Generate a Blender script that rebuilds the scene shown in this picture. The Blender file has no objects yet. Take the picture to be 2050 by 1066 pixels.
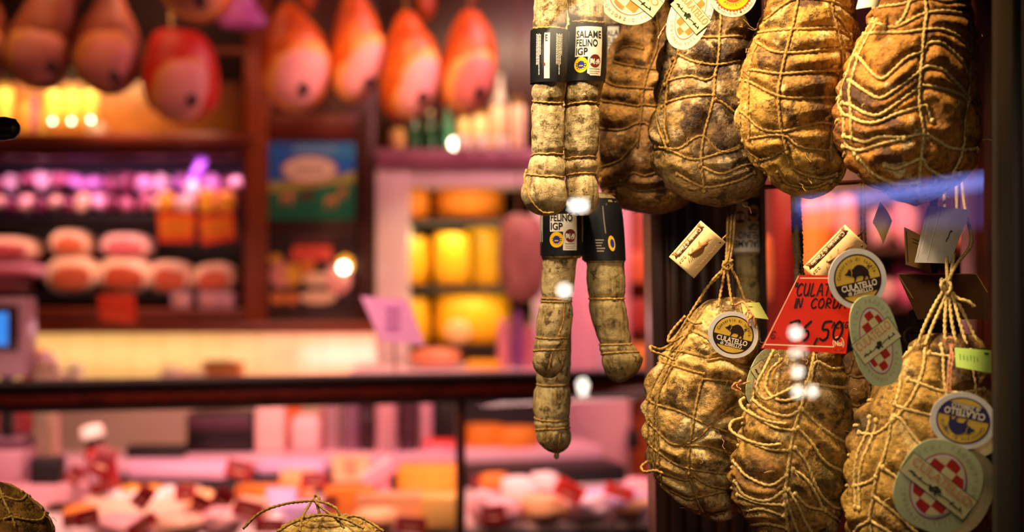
import bpy, bmesh, math, random
from math import *
from mathutils import Vector, Matrix, noise, kdtree, Euler

# ---------------------------------------------------------------- camera, world, light
SC = bpy.context.scene
COL = SC.collection
F = 50 / 36 * 2050            # focal length in photo pixels
CX, CY, EYE = 1025, 533, 1.5

def P(px, py, d):
    return Vector(((px - CX) * d / F, d, EYE - (py - CY) * d / F))

def hexc(h, a=1.0):
    h = h.lstrip('#')
    c = [int(h[i:i + 2], 16) / 255 for i in (0, 2, 4)]
    return tuple([(x / 12.92 if x <= .04045 else ((x + .055) / 1.055) ** 2.4) for x in c] + [a])

cam_data = bpy.data.cameras.new('camera')
cam = bpy.data.objects.new('camera', cam_data)
COL.objects.link(cam)
cam.location = (0, 0, EYE)
cam.rotation_euler = (pi / 2, 0, 0)
cam_data.lens = 50
cam_data.sensor_width = 36
cam_data.sensor_fit = 'HORIZONTAL'
cam_data.clip_start = .05
cam_data.clip_end = 60
cam_data.dof.use_dof = True
cam_data.dof.focus_distance = 1.93
cam_data.dof.aperture_fstop = 1.9
SC.camera = cam
vs = SC.view_settings
vs.view_transform = 'Standard'
vs.look = 'None'
vs.gamma = 1
vs.use_curve_mapping = False
vs.exposure = 0.0
SC.cycles.max_bounces = 7
SC.cycles.transparent_max_bounces = 12
SC.cycles.sample_clamp_indirect = 12
SC.cycles.caustics_reflective = False
SC.cycles.caustics_refractive = False

world = bpy.data.worlds.new('world')
SC.world = world
world.use_nodes = True
world.node_tree.nodes['Background'].inputs[0].default_value = (.30, .20, .14, 1)
world.node_tree.nodes['Background'].inputs[1].default_value = .025

def area(name, loc, target, size, power, color, size_y=None, spread=None):
    l = bpy.data.lights.new(name, 'AREA')
    l.energy = power
    l.color = hexc(color)[:3]
    l.size = size
    if size_y:
        l.shape = 'RECTANGLE'
        l.size_y = size_y
    if spread:
        l.spread = radians(spread)
    o = bpy.data.objects.new(name, l)
    COL.objects.link(o)
    o.location = loc
    o.rotation_euler = (Vector(target) - Vector(loc)).to_track_quat('-Z', 'Y').to_euler()
    return o

def spot(name, loc, target, power, color, angle=60, blend=.6, radius=.03):
    l = bpy.data.lights.new(name, 'SPOT')
    l.energy = power
    l.color = hexc(color)[:3]
    l.spot_size = radians(angle)
    l.spot_blend = blend
    l.shadow_soft_size = radius
    o = bpy.data.objects.new(name, l)
    COL.objects.link(o)
    o.location = loc
    o.rotation_euler = (Vector(target) - Vector(loc)).to_track_quat('-Z', 'Y').to_euler()
    return o

# window display: warm shop spots high inside the window, aimed at the hanging meat
spot('window_spotlight', (-.35, 1.66, 2.35), (.18, 2.0, 1.45), 80, '#ffdcae', 70, .8, .05)
spot('window_spotlight', (.10, 1.66, 2.45), (.36, 1.95, 1.15), 92, '#ffd89c', 62, .8, .05)
spot('window_spotlight', (.02, 1.50, 1.75), (.40, 1.92, 1.30), 15, '#ffe0b0', 75, .8, .06)
spot('front_fill_light', (.15, .75, 1.86), (.38, 1.85, 1.30), 19, '#ffe2b8', 46, .8, .10)  # unseen fill added before the glass to brighten tags and meat
spot('window_spotlight', (.62, 1.55, 2.30), (.40, 1.95, 1.60), 26, '#ffc465', 60, .8, .05)
spot('window_spotlight', (-.55, 1.70, 1.90), (-.18, 2.0, 1.10), 22, '#ffdc9a', 50, .8, .04)
spot('window_spotlight', (-.95, 1.66, 1.90), (-.66, 1.94, 1.0), 17, '#ffd08a', 50, .8, .04)
# shop interior: pink butcher's tubes, orange spots, warm ceiling lamps and added fills
spot('ham_spotlight', (-.55, 4.35, 2.75), (-.42, 5.4, 2.05), 62, '#ffa870', 50, .9, .08)
spot('ham_spotlight', (-1.75, 4.5, 2.7), (-1.28, 5.2, 2.1), 9, '#ff9c6c', 34, .9, .08)
spot('ham_spotlight', (-2.3, 4.4, 2.6), (-1.75, 5.3, 2.05), 3.5, '#ff9a6a', 40, .9, .08)
area('counter_tube', (-.45, 4.16, 1.10), (-.45, 4.42, .78), 3.6, 9.5, '#ffc0b8', .04)
area('counter_tube', (-.45, 4.82, 1.30), (-.45, 4.60, .8), 3.2, 5, '#ffb4c4', .06)
area('meat_shelf_tube', (-1.75, 6.10, 1.955), (-1.75, 6.34, 1.72), 1.3, 5.0, '#ffa8e0', .04)
area('meat_shelf_tube', (-1.75, 6.13, 1.672), (-1.75, 6.30, 1.42), 1.3, 1.5, '#ffb49c', .04)
area('cheese_cabinet_tube', (-.17, 6.12, 1.825), (-.17, 6.42, 1.60), .5, .5, '#ffd894', .04)
area('cheese_cabinet_tube', (-.17, 6.10, 1.665), (-.17, 6.30, 1.50), .5, 1.7, '#ffdf9c', .03)
area('cheese_cabinet_tube', (-.17, 6.10, 1.375), (-.17, 6.30, 1.20), .5, .8, '#ffd88c', .03)
spot('fill_spotlight', (-1.15, 4.8, 2.95), (-1.62, 6.15, 1.60), 120, '#ffc29a', 30, .8, .06)  # front fill added to brighten shelf cards and cut hams
spot('fill_spotlight', (-1.7, 5.5, 2.75), (-1.66, 6.0, 2.05), 45, '#ffb4b0', 24, .9, .04)  # added to put a glow on the cornice
area('back_counter_tube', (-1.95, 6.14, 1.195), (-1.95, 6.62, 1.03), 1.5, 5.5, '#ffdca0', .05)
area('back_counter_tube', (-.80, 6.14, 1.195), (-.80, 6.62, 1.03), .46, 5, '#ffb6b6', .05)
area('jar_fill_light', (-2.0, 5.95, 2.62), (-2.0, 6.35, 2.15), .7, 7, '#ffd890', .06, 80)  # fill added above the jars, which were too dark
area('jar_fill_light', (-.1, 5.95, 2.62), (-.1, 6.25, 2.1), .6, 11, '#ffdcac', .06)  # same added fill for the bottles on the cheese cabinet
area('ceiling_panel_light', (.45, 4.6, 3.1), (.3, 6.2, 1.2), .9, 70, '#ffa4b0', .9)
area('ceiling_panel_light', (-1.6, 4.9, 3.1), (-1.6, 6.2, 1.5), .7, 10, '#ff9a6a', .7)
area('ceiling_panel_light', (-.9, 2.9, 3.1), (-.7, 4.3, .95), .8, 24, '#ffb4a0', .8, 70)  # added from the camera side to light the front of the rail
spot('fill_spotlight', (-1.75, 4.9, 2.95), (-1.85, 6.2, 1.02), 20, '#ffd0a0', 36, .9, .06)  # fill added to bring up the things on the worktop
spot('fill_spotlight', (1.0, 4.75, 2.95), (.52, 6.2, 1.35), 70, '#ffb4cc', 38, .9, .08)  # fill added to brighten the pink pier
spot('rear_ham_spotlight', (1.35, 4.7, 2.6), (1.45, 5.9, 1.55), 120, '#ffc088', 60, .8, .08)

# ---------------------------------------------------------------- mesh helpers
WORLD = {}

def wpos(o):
    return WORLD.get(o.name, Vector((0, 0, 0))) if o else Vector((0, 0, 0))

class MB:
    """collects geometry in world space and links it as ONE mesh object"""
    def __init__(self):
        self.v, self.f, self.m, self.mats = [], [], [], []

    def mi(self, mat):
        if mat not in self.mats:
            self.mats.append(mat)
        return self.mats.index(mat)

    def add(self, verts, faces, mat):
        o = len(self.v)
        k = self.mi(mat)
        self.v += [Vector(p) for p in verts]
        self.f += [[o + i for i in f] for f in faces]
        self.m += [k] * len(faces)

    def box(self, c, s, mat, bevel=0, rot=None, seg=2):
        bm = bmesh.new()
        bmesh.ops.create_cube(bm, size=1)
        bmesh.ops.scale(bm, vec=Vector(s), verts=bm.verts)
        if bevel:
            bmesh.ops.bevel(bm, geom=bm.edges[:], offset=bevel, segments=seg, affect='EDGES', profile=.5)
        R = rot.to_matrix() if isinstance(rot, Euler) else (rot if rot else Matrix.Identity(3))
        c = Vector(c)
        bm.verts.ensure_lookup_table()
        self.add([R @ v.co + c for v in bm.verts], [[v.index for v in f.verts] for f in bm.faces], mat)
        bm.free()

    def lathe(self, prof, c, mat, n=32, axis='Z', rot=None, sx=1, sy=1):
        """prof: (radius, height) list"""
        vs_, fs = [], []
        R = rot.to_matrix() if rot else Matrix.Identity(3)
        for r, h in prof:
            for i in range(n):
                a = 2 * pi * i / n
                p = Vector((r * cos(a) * sx, r * sin(a) * sy, h))
                if axis == 'Y':
                    p = Vector((p.x, -p.z, p.y))
                if axis == 'X':
                    p = Vector((p.z, p.x, p.y))
                vs_.append(R @ p + Vector(c))
        for j in range(len(prof) - 1):
            for i in range(n):
                k = (i + 1) % n
                fs.append([j * n + i, j * n + k, (j + 1) * n + k, (j + 1) * n + i])
        fs.append(list(range(n))[::-1])
        fs.append([(len(prof) - 1) * n + i for i in range(n)])
        self.add(vs_, fs, mat)

    def blob(self, c, s, mat, n=20, amp=0, seed=0, rot=None, power=2.0, freq=2.0):
        """lumpy super-ellipsoid"""
        vs_, fs = [], []
        m = n // 2 + 2
        R = rot.to_matrix() if rot else Matrix.Identity(3)
        e = 2.0 / power
        pw = lambda x: copysign(abs(x) ** e, x)
        for j in range(m + 1):
            t = -pi / 2 + pi * j / m
            for i in range(n):
                a = 2 * pi * i / n
                p = Vector((pw(cos(t)) * pw(cos(a)), pw(cos(t)) * pw(sin(a)), pw(sin(t))))
                if amp:
                    p *= 1 + amp * noise.noise(p * freq + Vector((seed * 7.3, seed * 1.7, 3)))
                vs_.append(R @ Vector((p.x * s[0], p.y * s[1], p.z * s[2])) + Vector(c))
        for j in range(m):
            for i in range(n):
                k = (i + 1) % n
                fs.append([j * n + i, j * n + k, (j + 1) * n + k, (j + 1) * n + i])
        self.add(vs_, fs, mat)

    def rope(self, pts, r, mat, closed=False, step=None, twist=420, lobes=2, n=8, smooth=True, lay=.30):
        pts = [Vector(p) for p in pts]
        step = step or r * 1.1
        if smooth and len(pts) > 2:
            pts = catmull(pts, closed)
        pts = resample(pts, step, closed)
        if len(pts) < 2:
            return
        N = len(pts)
        t0 = (pts[1] - pts[0]).normalized()
        up = Vector((0, 0, 1)) if abs(t0.z) < .9 else Vector((0, 1, 0))
        nrm = (up - t0 * up.dot(t0)).normalized()
        vs_, fs = [], []
        s = 0
        for i, p in enumerate(pts):
            a = pts[(i - 1) % N] if (closed or i > 0) else p
            b = pts[(i + 1) % N] if (closed or i < N - 1) else p
            t = (b - a)
            t = t.normalized() if t.length > 1e-9 else t0
            nrm = nrm - t * nrm.dot(t)
            nrm = nrm.normalized() if nrm.length > 1e-6 else t.orthogonal().normalized()
            bi = t.cross(nrm)
            if i:
                s += (p - pts[i - 1]).length
            for k in range(n):
                ph = 2 * pi * k / n
                rr = r * (1 + lay * cos(lobes * (ph - twist * s)))
                vs_.append(p + nrm * (rr * cos(ph)) + bi * (rr * sin(ph)))
        M = N if closed else N - 1
        for i in range(M):
            j = (i + 1) % N
            for k in range(n):
                l = (k + 1) % n
                fs.append([i * n + k, i * n + l, j * n + l, j * n + k])
        if not closed:
            fs.append(list(range(n))[::-1])
            fs.append([(N - 1) * n + k for k in range(n)])
        self.add(vs_, fs, mat)

    def plate(self, pts, d, th, mat, mat_back=None):
        """flat outline given in photo-frame points at depth d, extruded away by th"""
        k = len(pts)
        a = [P(x, y, d) for x, y in pts]
        b = [p + Vector((0, th, 0)) for p in a]
        self.add(a + b, [list(range(k))[::-1], [k + i for i in range(k)]] +
                 [[i, (i + 1) % k, k + (i + 1) % k, k + i] for i in range(k)], mat)

    def build(self, name, parent=None, loc=None, smooth=True, angle=38):
        if loc is None:
            loc = wpos(parent) if parent else sum(self.v, Vector()) / max(1, len(self.v))
        loc = Vector(loc)
        me = bpy.data.meshes.new(name)
        me.from_pydata([v - loc for v in self.v], [], self.f)
        for m in self.mats:
            me.materials.append(m)
        me.polygons.foreach_set('material_index', self.m)
        me.polygons.foreach_set('use_smooth', [smooth] * len(me.polygons))
        me.update()
        if smooth:
            try:
                me.set_sharp_from_angle(angle=radians(angle))
            except Exception:
                pass
        o = bpy.data.objects.new(name, me)
        COL.objects.link(o)
        o.location = loc - wpos(parent)
        o.parent = parent
        WORLD[o.name] = loc
        return o

def catmull(pts, closed=False, k=8):
    out = []
    n = len(pts)
    rng = range(n if closed else n - 1)
    for i in rng:
        p0 = pts[(i - 1) % n] if (closed or i > 0) else pts[0] * 2 - pts[1]
        p1 = pts[i]
        p2 = pts[(i + 1) % n]
        p3 = pts[(i + 2) % n] if (closed or i < n - 2) else p2 * 2 - p1
        for j in range(k):
            t = j / k
            out.append(.5 * ((2 * p1) + (p2 - p0) * t + (2 * p0 - 5 * p1 + 4 * p2 - p3) * t * t + (3 * p1 - p0 - 3 * p2 + p3) * t ** 3))
    if not closed:
        out.append(pts[-1])
    return out

def resample(pts, step, closed=False):
    src = pts + [pts[0]] if closed else pts
    out = [src[0].copy()]
    acc = 0
    for a, b in zip(src, src[1:]):
        L = (b - a).length
        if L < 1e-9:
            continue
        while acc + L >= step:
            t = (step - acc) / L
            a = a.lerp(b, t)
            out.append(a.copy())
            L = (b - a).length
            acc = 0
            if L < 1e-9:
                break
        acc += L
    if closed and (out[-1] - out[0]).length < step * .5:
        out.pop()
    return out

def tag(o, label, cat=None, group=None, kind=None):
    if label:
        o['label'] = label
    if cat:
        o['category'] = cat
    if group:
        o['group'] = group
    if kind:
        o['kind'] = kind
    return o

def thing(name, label, cat, loc, group=None):
    o = bpy.data.objects.new(name, None)
    o.empty_display_size = .03
    COL.objects.link(o)
    o.location = loc
    WORLD[o.name] = Vector(loc)
    return tag(o, label, cat, group)

def struct(mb, name, smooth=True, kind='structure'):
    return tag(mb.build(name, smooth=smooth), None, None, None, kind)

# ---------------------------------------------------------------- materials
_M = {}

class NT:
    def __init__(self, name):
        m = bpy.data.materials.new(name)
        m.use_nodes = True
        self.m, self.n, self.l = m, m.node_tree.nodes, m.node_tree.links
        self.b = self.n['Principled BSDF']
        tc = self.n.new('ShaderNodeTexCoord')
        self.obj = tc.outputs['Object']

    def mapping(self, scale=(1, 1, 1), loc=(0, 0, 0), src=None, rot=(0, 0, 0)):
        mp = self.n.new('ShaderNodeMapping')
        mp.inputs['Scale'].default_value = scale
        mp.inputs['Location'].default_value = loc
        mp.inputs['Rotation'].default_value = rot
        self.l.new(src or self.obj, mp.inputs['Vector'])
        return mp.outputs[0]

    def noise(self, scale, detail=4, rough=.55, src=None, dist=0):
        t = self.n.new('ShaderNodeTexNoise')
        t.inputs['Scale'].default_value = scale
        t.inputs['Detail'].default_value = detail
        t.inputs['Roughness'].default_value = rough
        t.inputs['Distortion'].default_value = dist
        self.l.new(src or self.obj, t.inputs['Vector'])
        return t.outputs['Fac']

    def ramp(self, fac, stops, mode='LINEAR'):
        r = self.n.new('ShaderNodeValToRGB')
        r.color_ramp.interpolation = mode
        e = r.color_ramp.elements
        while len(e) < len(stops):
            e.new(.5)
        for i, (p, c) in enumerate(stops):
            e[i].position = p
            e[i].color = hexc(c) if isinstance(c, str) else (c, c, c, 1)
        self.l.new(fac, r.inputs[0])
        return r.outputs[0]

    def mix(self, fac, a, b, mode='MIX'):
        x = self.n.new('ShaderNodeMix')
        x.data_type = 'RGBA'
        x.blend_type = mode
        for idx, val in ((0, fac), (6, a), (7, b)):
            sock = x.inputs[idx]
            if isinstance(val, str):
                sock.default_value = hexc(val)
            elif isinstance(val, (int, float)):
                sock.default_value = val if idx == 0 else (val, val, val, 1)
            else:
                self.l.new(val, sock)
        return x.outputs[2]

    def math(self, op, a, b=0.0):
        x = self.n.new('ShaderNodeMath')
        x.operation = op
        for s, v in ((x.inputs[0], a), (x.inputs[1], b)):
            if isinstance(v, (int, float)):
                s.default_value = v
            else:
                self.l.new(v, s)
        return x.outputs[0]

    def bump(self, h, strength=.5, dist=.002):
        b = self.n.new('ShaderNodeBump')
        b.inputs['Strength'].default_value = strength
        b.inputs['Distance'].default_value = dist
        self.l.new(h, b.inputs['Height'])
        self.l.new(b.outputs[0], self.b.inputs['Normal'])

    def out(self, color=None, rough=.5, metal=0, spec=.5):
        if color is not None:
            if isinstance(color, str):
                self.b.inputs['Base Color'].default_value = hexc(color)
            else:
                self.l.new(color, self.b.inputs['Base Color'])
        self.b.inputs['Roughness'].default_value = rough
        self.b.inputs['Metallic'].default_value = metal
        self.b.inputs['Specular IOR Level'].default_value = spec
        return self.m

def mat(c1, c2=None, scale=12, rough=.5, metal=0, spec=.5, bump=0, name=None, stretch=(1, 1, 1)):
    """procedural surface: two tones of noise plus a slight bump"""
    key = (c1, c2, scale, rough, metal, spec, bump, stretch)
    if key in _M:
        return _M[key]
    t = NT(name or 'surface ' + c1.lstrip('#'))
    src = t.mapping(scale=stretch)
    if c2 is None:
        k = hexc(c1)
        f = t.noise(scale, 3, src=src)
        r = t.ramp(f, [(.3, c1), (.75, c1)])
        t.n[-1].color_ramp.elements[0].color = (k[0] * .86, k[1] * .86, k[2] * .86, 1)
        col = r
    else:
        f = t.noise(scale, 5, src=src)
        col = t.ramp(f, [(.38, c1), (.64, c2)])
    if bump:
        t.bump(t.noise(scale * 5, 5, src=src), .6, bump)
    _M[key] = t.out(col, rough, metal, spec)
    return _M[key]

def emit(color, strength, name='lit surface'):
    key = ('e', color, strength)
    if key in _M:
        return _M[key]
    t = NT(name)
    t.b.inputs['Emission Color'].default_value = hexc(color)
    t.b.inputs['Emission Strength'].default_value = strength
    _M[key] = t.out(color, .4)
    return _M[key]

def wood(c1, c2, rough=.35, stretch=(30, 30, 1.2), name='wood'):
    key = ('w', c1, c2, rough, stretch)
    if key in _M:
        return _M[key]
    t = NT(name)
    src = t.mapping(scale=stretch)
    f = t.noise(2.2, 8, .6, src=src, dist=.8)
    col = t.ramp(f, [(.3, c1), (.5, c2), (.62, c1), (.75, c2)])
    t.bump(f, .35, .0015)
    _M[key] = t.out(col, rough)
    return _M[key]

def casing(name, dark, base, gold, mold, green='#4d4a1c', moldlo=.56, darklo=.445, seed=0, rough=.55, greenlo=.66):
    """aged pork casing: mottled gold, brown, pale bloom and dark mould"""
    t = NT(name)
    src = t.mapping(loc=(seed * 3.1, seed * 1.3, seed * .7))
    big = t.noise(11, 5, .6, src=src, dist=.4)
    col = t.ramp(big, [(.34, dark), (.44, base), (.57, gold), (.72, base)])
    pale = t.ramp(t.noise(17, 6, .68, src=t.mapping(loc=(5 + seed, 2, 1))), [(moldlo, 0.0), (moldlo + .06, .9)])
    col = t.mix(pale, col, mold)
    gr = t.ramp(t.noise(15, 5, .7, src=t.mapping(loc=(1, 7 + seed, 3))), [(greenlo - .06, 0.0), (greenlo + .04, .8)])
    col = t.mix(gr, col, green)
    dk = t.ramp(t.noise(26, 6, .7, src=t.mapping(loc=(9, 4, seed))), [(darklo - .05, .9), (darklo + .015, 0.0)])
    col = t.mix(dk, col, dark)
    spk = t.ramp(t.noise(150, 4, .7, src=src), [(.33, .35), (.50, .95), (.70, 1.25)])
    col = t.mix(1.0, col, spk, 'MULTIPLY')
    v = t.n.new('ShaderNodeTexVoronoi')
    v.inputs['Scale'].default_value = 75
    t.l.new(t.mapping(loc=(seed, 0, 0)), v.inputs['Vector'])
    pit = t.ramp(v.outputs['Distance'], [(.05, .35), (.22, 1.0)])
    pm = t.ramp(t.noise(20, 3, src=t.mapping(loc=(2, 2, 8 + seed))), [(.48, 0.0), (.56, 1.0)])
    col = t.mix(pm, col, t.mix(1.0, col, pit, 'MULTIPLY'))
    h = t.math('ADD', t.noise(55, 6, .65, src=src), t.math('MULTIPLY', t.noise(210, 4, .7, src=src), .45))
    h = t.math('ADD', h, t.math('MULTIPLY', t.noise(20, 3, .6, src=t.mapping(scale=(1, 1, .35))), .9))
    t.bump(h, .95, .0055)
    return t.out(col, rough, 0, .4)

def salami_casing(name, c1, c2, c3, dark, seed=0):
    t = NT(name)
    src = t.mapping(scale=(1, 1, .16), loc=(seed, 0, 0))
    f = t.noise(110, 5, .7, src=src)
    col = t.ramp(f, [(.34, dark), (.43, c1), (.53, c2), (.66, c3)])
    g = t.ramp(t.noise(24, 5, .7, src=t.mapping(loc=(seed, 3, 2))), [(.42, 0.0), (.58, .75)])
    col = t.mix(g, col, c3)
    d = t.ramp(t.noise(60, 5, .75, src=t.mapping(loc=(4, seed, 6))), [(.39, .85), (.45, 0.0)])
    col = t.mix(d, col, dark)
    h = t.math('ADD', f, t.math('MULTIPLY', t.noise(170, 4, .7), .6))
    t.bump(h, .9, .003)
    return t.out(col, .6, 0, .35)

def cord_mat(name, c1, c2):
    t = NT(name)
    f = t.noise(260, 4, .6)
    col = t.ramp(f, [(.3, c1), (.65, c2)])
    t.bump(t.noise(900, 3, .7), .6, .0008)
    return t.out(col, .8, 0, .2)

CORD = cord_mat('jute cord', '#7d5a2a', '#c9a560')
CORD_PALE = cord_mat('pale cord', '#a98a4d', '#ead08c')
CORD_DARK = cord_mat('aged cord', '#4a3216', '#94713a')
TWINE = cord_mat('red and white twine', '#b8442a', '#e2b48a')

# ---------------------------------------------------------------- hung bodies
class Body:
    """a hung piece of meat: rows of (y, left, right) outline, round in plan"""
    def __init__(s, rows, d, ratio=.8, seed=0, lump=.06, fine=.0012, groove=.0045, gw=.0085, lean=0):
        s.rows, s.d, s.ratio, s.seed, s.lump, s.fine, s.groove, s.gw = rows, d, ratio, seed, lump, fine, groove, gw
        ym = (rows[0][0] + rows[-1][0]) / 2
        xm = sum((a + b) / 2 for _, a, b in rows) / len(rows)
        s.c = P(xm, ym, d)
        s.k = d / F
        pts = [Vector((y, l, r)) for y, l, r in rows]
        tab = catmull(pts, False, 12)
        s.tab = []
        acc = 0
        prev = None
        for q in tab:
            cx = ((q.y + q.z) / 2 - CX) * s.k
            a = max(.0006, abs(q.z - q.y) / 2 * s.k)
            z = EYE - (q.x - CY) * s.k
            if prev:
                acc += sqrt((cx - prev[0]) ** 2 + (a - prev[1]) ** 2 + (z - prev[2]) ** 2)
            s.tab.append((acc, cx, a, z, q.x))
            prev = (cx, a, z)
        s.L = acc
        s.lean = lean
        s.amax = max(t[2] for t in s.tab)
        s.kd = None

    def prof(s, v):
        x = min(max(v, 0), 1) * s.L
        lo, hi = 0, len(s.tab) - 1
        while hi - lo > 1:
            m = (lo + hi) // 2
            if s.tab[m][0] <= x:
                lo = m
            else:
                hi = m
        A, B = s.tab[lo], s.tab[hi]
        t = (x - A[0]) / max(1e-9, B[0] - A[0])
        return [A[i] + (B[i] - A[i]) * t for i in range(5)]

    def vy(s, y):
        """v of a photo row"""
        best = 0
        for A, B in zip(s.tab, s.tab[1:]):
            if A[4] <= y <= B[4]:
                return (A[0] + (B[0] - A[0]) * (y - A[4]) / max(1e-9, B[4] - A[4])) / s.L
        return 0 if y < s.tab[0][4] else 1

    def tx(s, x, y):
        """theta in degrees on the near side for a photo point"""
        _, cx, a, z, _ = s.prof(s.vy(y))
        q = max(-1, min(1, ((x - CX) * s.k - cx) / a))
        return -degrees(acos(q))

    def base(s, th, v):
        _, cx, a, z, _ = s.prof(v)
        return Vector((cx + a * cos(th), s.d + a * s.ratio * sin(th), z))

    def pt(s, th, v, off=0, groove=True):
        p = s.base(th, v)
        vm = min(.86, max(.14, v))
        _, cx, a, z, _ = s.prof(vm)
        ax = Vector((cx, s.d, z if (v < .14 or v > .86) else p.z))
        dr = p - ax
        dr = dr.normalized() if dr.length > 1e-7 else Vector((0, 0, 1 if v < .5 else -1))
        q = (p - s.c) + Vector((s.seed * 1.37, s.seed * .71, 0))
        n = s.amax * (s.lump * noise.noise(q * 9) + s.lump * .55 * noise.noise(q * 21)) + s.fine * noise.noise(q * 75) + s.fine * .8 * noise.noise(q * 150)
        end = min(1, min(v, 1 - v) * 9)
        g = 0
        if s.kd and groove:
            _, _, dist = s.kd.find(p)
            g = -s.groove * exp(-(dist / s.gw) ** 2) + s.groove * .6 * min(1, dist / .03)
        return p + dr * (n * (.35 + .65 * end) + g + off)

    def path(s, ctrl, n=None):
        """(theta deg, v) control points to a dense (theta, v) path"""
        pts = catmull([Vector((a, b, 0)) for a, b in ctrl], False, n or 14)
        return [(radians(p.x), p.y) for p in pts]

    def set_strings(s, paths):
        s.paths = paths
        pts = [s.base(a, v) for p in paths for a, v in p]
        s.kd = kdtree.KDTree(len(pts))
        for i, p in enumerate(pts):
            s.kd.insert(p, i)
        s.kd.balance()

    def mesh(s, mb, mat, nu=150, nv=150, v0=0, v1=1, off=0, flat=False):
        vs_, fs = [], []
        for j in range(nv + 1):
            v = v0 + (v1 - v0) * j / nv
            for i in range(nu):
                th = 2 * pi * i / nu
                vs_.append(s.base(th, v) if flat else s.pt(th, v, off))
        for j in range(nv):
            for i in range(nu):
                k = (i + 1) % nu
                fs.append([j * nu + i, (j + 1) * nu + i, (j + 1) * nu + k, j * nu + k])
        fs.append(list(range(nu)))
        fs.append([nv * nu + i for i in range(nu)][::-1])
        mb.add(vs_, fs, mat)

def ring_path(b, v0, sag, verts, tilt=0, wob=.006, seed=0, close=True):
    """string round the body: sags between the upright strings in verts (degrees)"""
    out = []
    vv = sorted(x % 360 for x in verts)
    rnd = random.Random(seed)
    sg = {x: sag * rnd.uniform(.5, 1.4) for x in vv}
    N = 150
    for i in range(N + 1):
        th = 360 * i / N
        prev = max([x for x in vv if x <= th] or [vv[-1] - 360])
        nxt = min([x for x in vv if x > th] or [vv[0] + 360])
        t = (th - prev) / max(1e-6, nxt - prev)
        s_ = sg.get(prev % 360, sag)
        v = v0 + s_ * 4 * t * (1 - t) + tilt * cos(radians(th)) + wob * noise.noise(Vector((cos(radians(th)) * 2.5, sin(radians(th)) * 2.5, seed * 3.3 + v0 * 9)))
        out.append((radians(th), min(.99, max(.01, v))))
    return out

def net(b, rings, verts, sag=.02, tilt=0, seed=0, wob=.012, vtop=.015, vbot=.985, swirl=0):
    rnd = random.Random(seed)
    paths = []
    for th in verts:
        c = [(th + rnd.uniform(-5, 5) + swirl * t, vtop + (vbot - vtop) * t) for t in [i / 7 for i in range(8)]]
        paths.append(b.path(c, 12))
    for i, v in enumerate(rings):
        paths.append(ring_path(b, v, sag * rnd.uniform(.6, 1.3), verts, tilt * rnd.uniform(.5, 1.4), wob, seed * 17 + i))
    return paths

def culatello(rows, d, label, casing_mat, rings, verts, ratio=.8, seed=0, sag=.02, tilt=0, lump=.07, cord=None,
              r=.0017, extra=(), hang=(), loops=(), front=None, hang_cord=None, hang_r=None, name='culatello', nu=150, nv=150, group=None, groove=.0062, swirl=0, fray=14, gw=.0085, proud=.8, trim_loop=True, wob=.012):
    b = Body(rows, d, ratio, seed, lump, groove=groove, gw=gw)
    cord = cord or CORD
    paths = net(b, rings, verts, sag, tilt, seed, swirl=swirl, wob=wob)
    if front:                                           # strings of the near side, traced one by one; plain rings behind
        paths = []
        for e in front:
            pts = catmull([Vector((x, y, 0)) for x, y in e], False, 8)
            paths.append([(radians(b.tx(p.x, p.y)), b.vy(p.y)) for p in pts])
        for v in rings:
            paths.append(b.path([(t_, v + .01 * sin(t_ * .1)) for t_ in (-4, 20, 60, 100, 140, 184)], 10))
        for th in (50, 130):
            paths.append(b.path([(th, t_) for t_ in (.02, .25, .5, .75, .97)], 10))
    for e in extra:                                     # given in photo points
        paths.append(b.path([(b.tx(x, y), b.vy(y)) for x, y in e], 10))
    b.set_strings(paths)
    bottom = P((rows[-1][1] + rows[-1][2]) / 2, rows[-1][0], d)
    root = thing(name, label, 'cured ham', bottom, group)
    mb = MB()
    b.mesh(mb, casing_mat, nu, nv)
    mb.build('casing', root, loc=b.c, angle=80)
    mb = MB()
    for p in paths:
        pts = [b.pt(a, v, -r * .2 + r * proud) for a, v in p]
        mb.rope(pts, r, cord, smooth=False)
    rnd = random.Random(seed + 5)
    if front:
        for e in front:
            for x, y in (e[0], e[-1]):
                c = b.pt(radians(b.tx(x, y)), b.vy(y), r * .9)
                mb.blob(c, (r * 1.6, r * 1.3, r * 1.9), cord, n=8, amp=.5, seed=x)
    for th in (verts if not front else ()):             # knots and frayed ends where strings cross
        for v in rings:
            c = b.pt(radians(th), v, r * 1.1)
            mb.blob(c, (r * 1.45, r * 1.3, r * 1.6), cord, n=8, amp=.35, seed=rnd.random() * 50)
    for _ in range(fray):
        a, v = radians(rnd.uniform(-175, -5)), rnd.uniform(.05, .95)
        p0 = b.pt(a, v, .001)
        out = (p0 - Vector((b.c.x, d, p0.z))).normalized()
        q = [p0]
        drift = Vector((rnd.uniform(-1, 1), rnd.uniform(-.6, .2), rnd.uniform(-1.4, .6)))
        for i in range(1, 4):
            q.append(p0 + out * (.0035 * i) + drift * (.004 * i) + Vector((rnd.uniform(-1, 1), 0, rnd.uniform(-1, 1))) * .003)
        mb.rope(q, r * .22, cord, n=4, lay=0, step=.002)
    for lp in loops:
        mb.rope([P(*q) for q in lp], r, cord)
    mb.build('string_net', root, loc=b.c, angle=80)
    if hang:
        mb = MB()
        for h in hang:
            mb.rope([P(*q) for q in h], hang_r or r, hang_cord or cord)
        mb.build('hanging_string', root, angle=80)
    return root, b

# ---------------------------------------------------------------- printing on tags and labels
_T = {}

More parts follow.
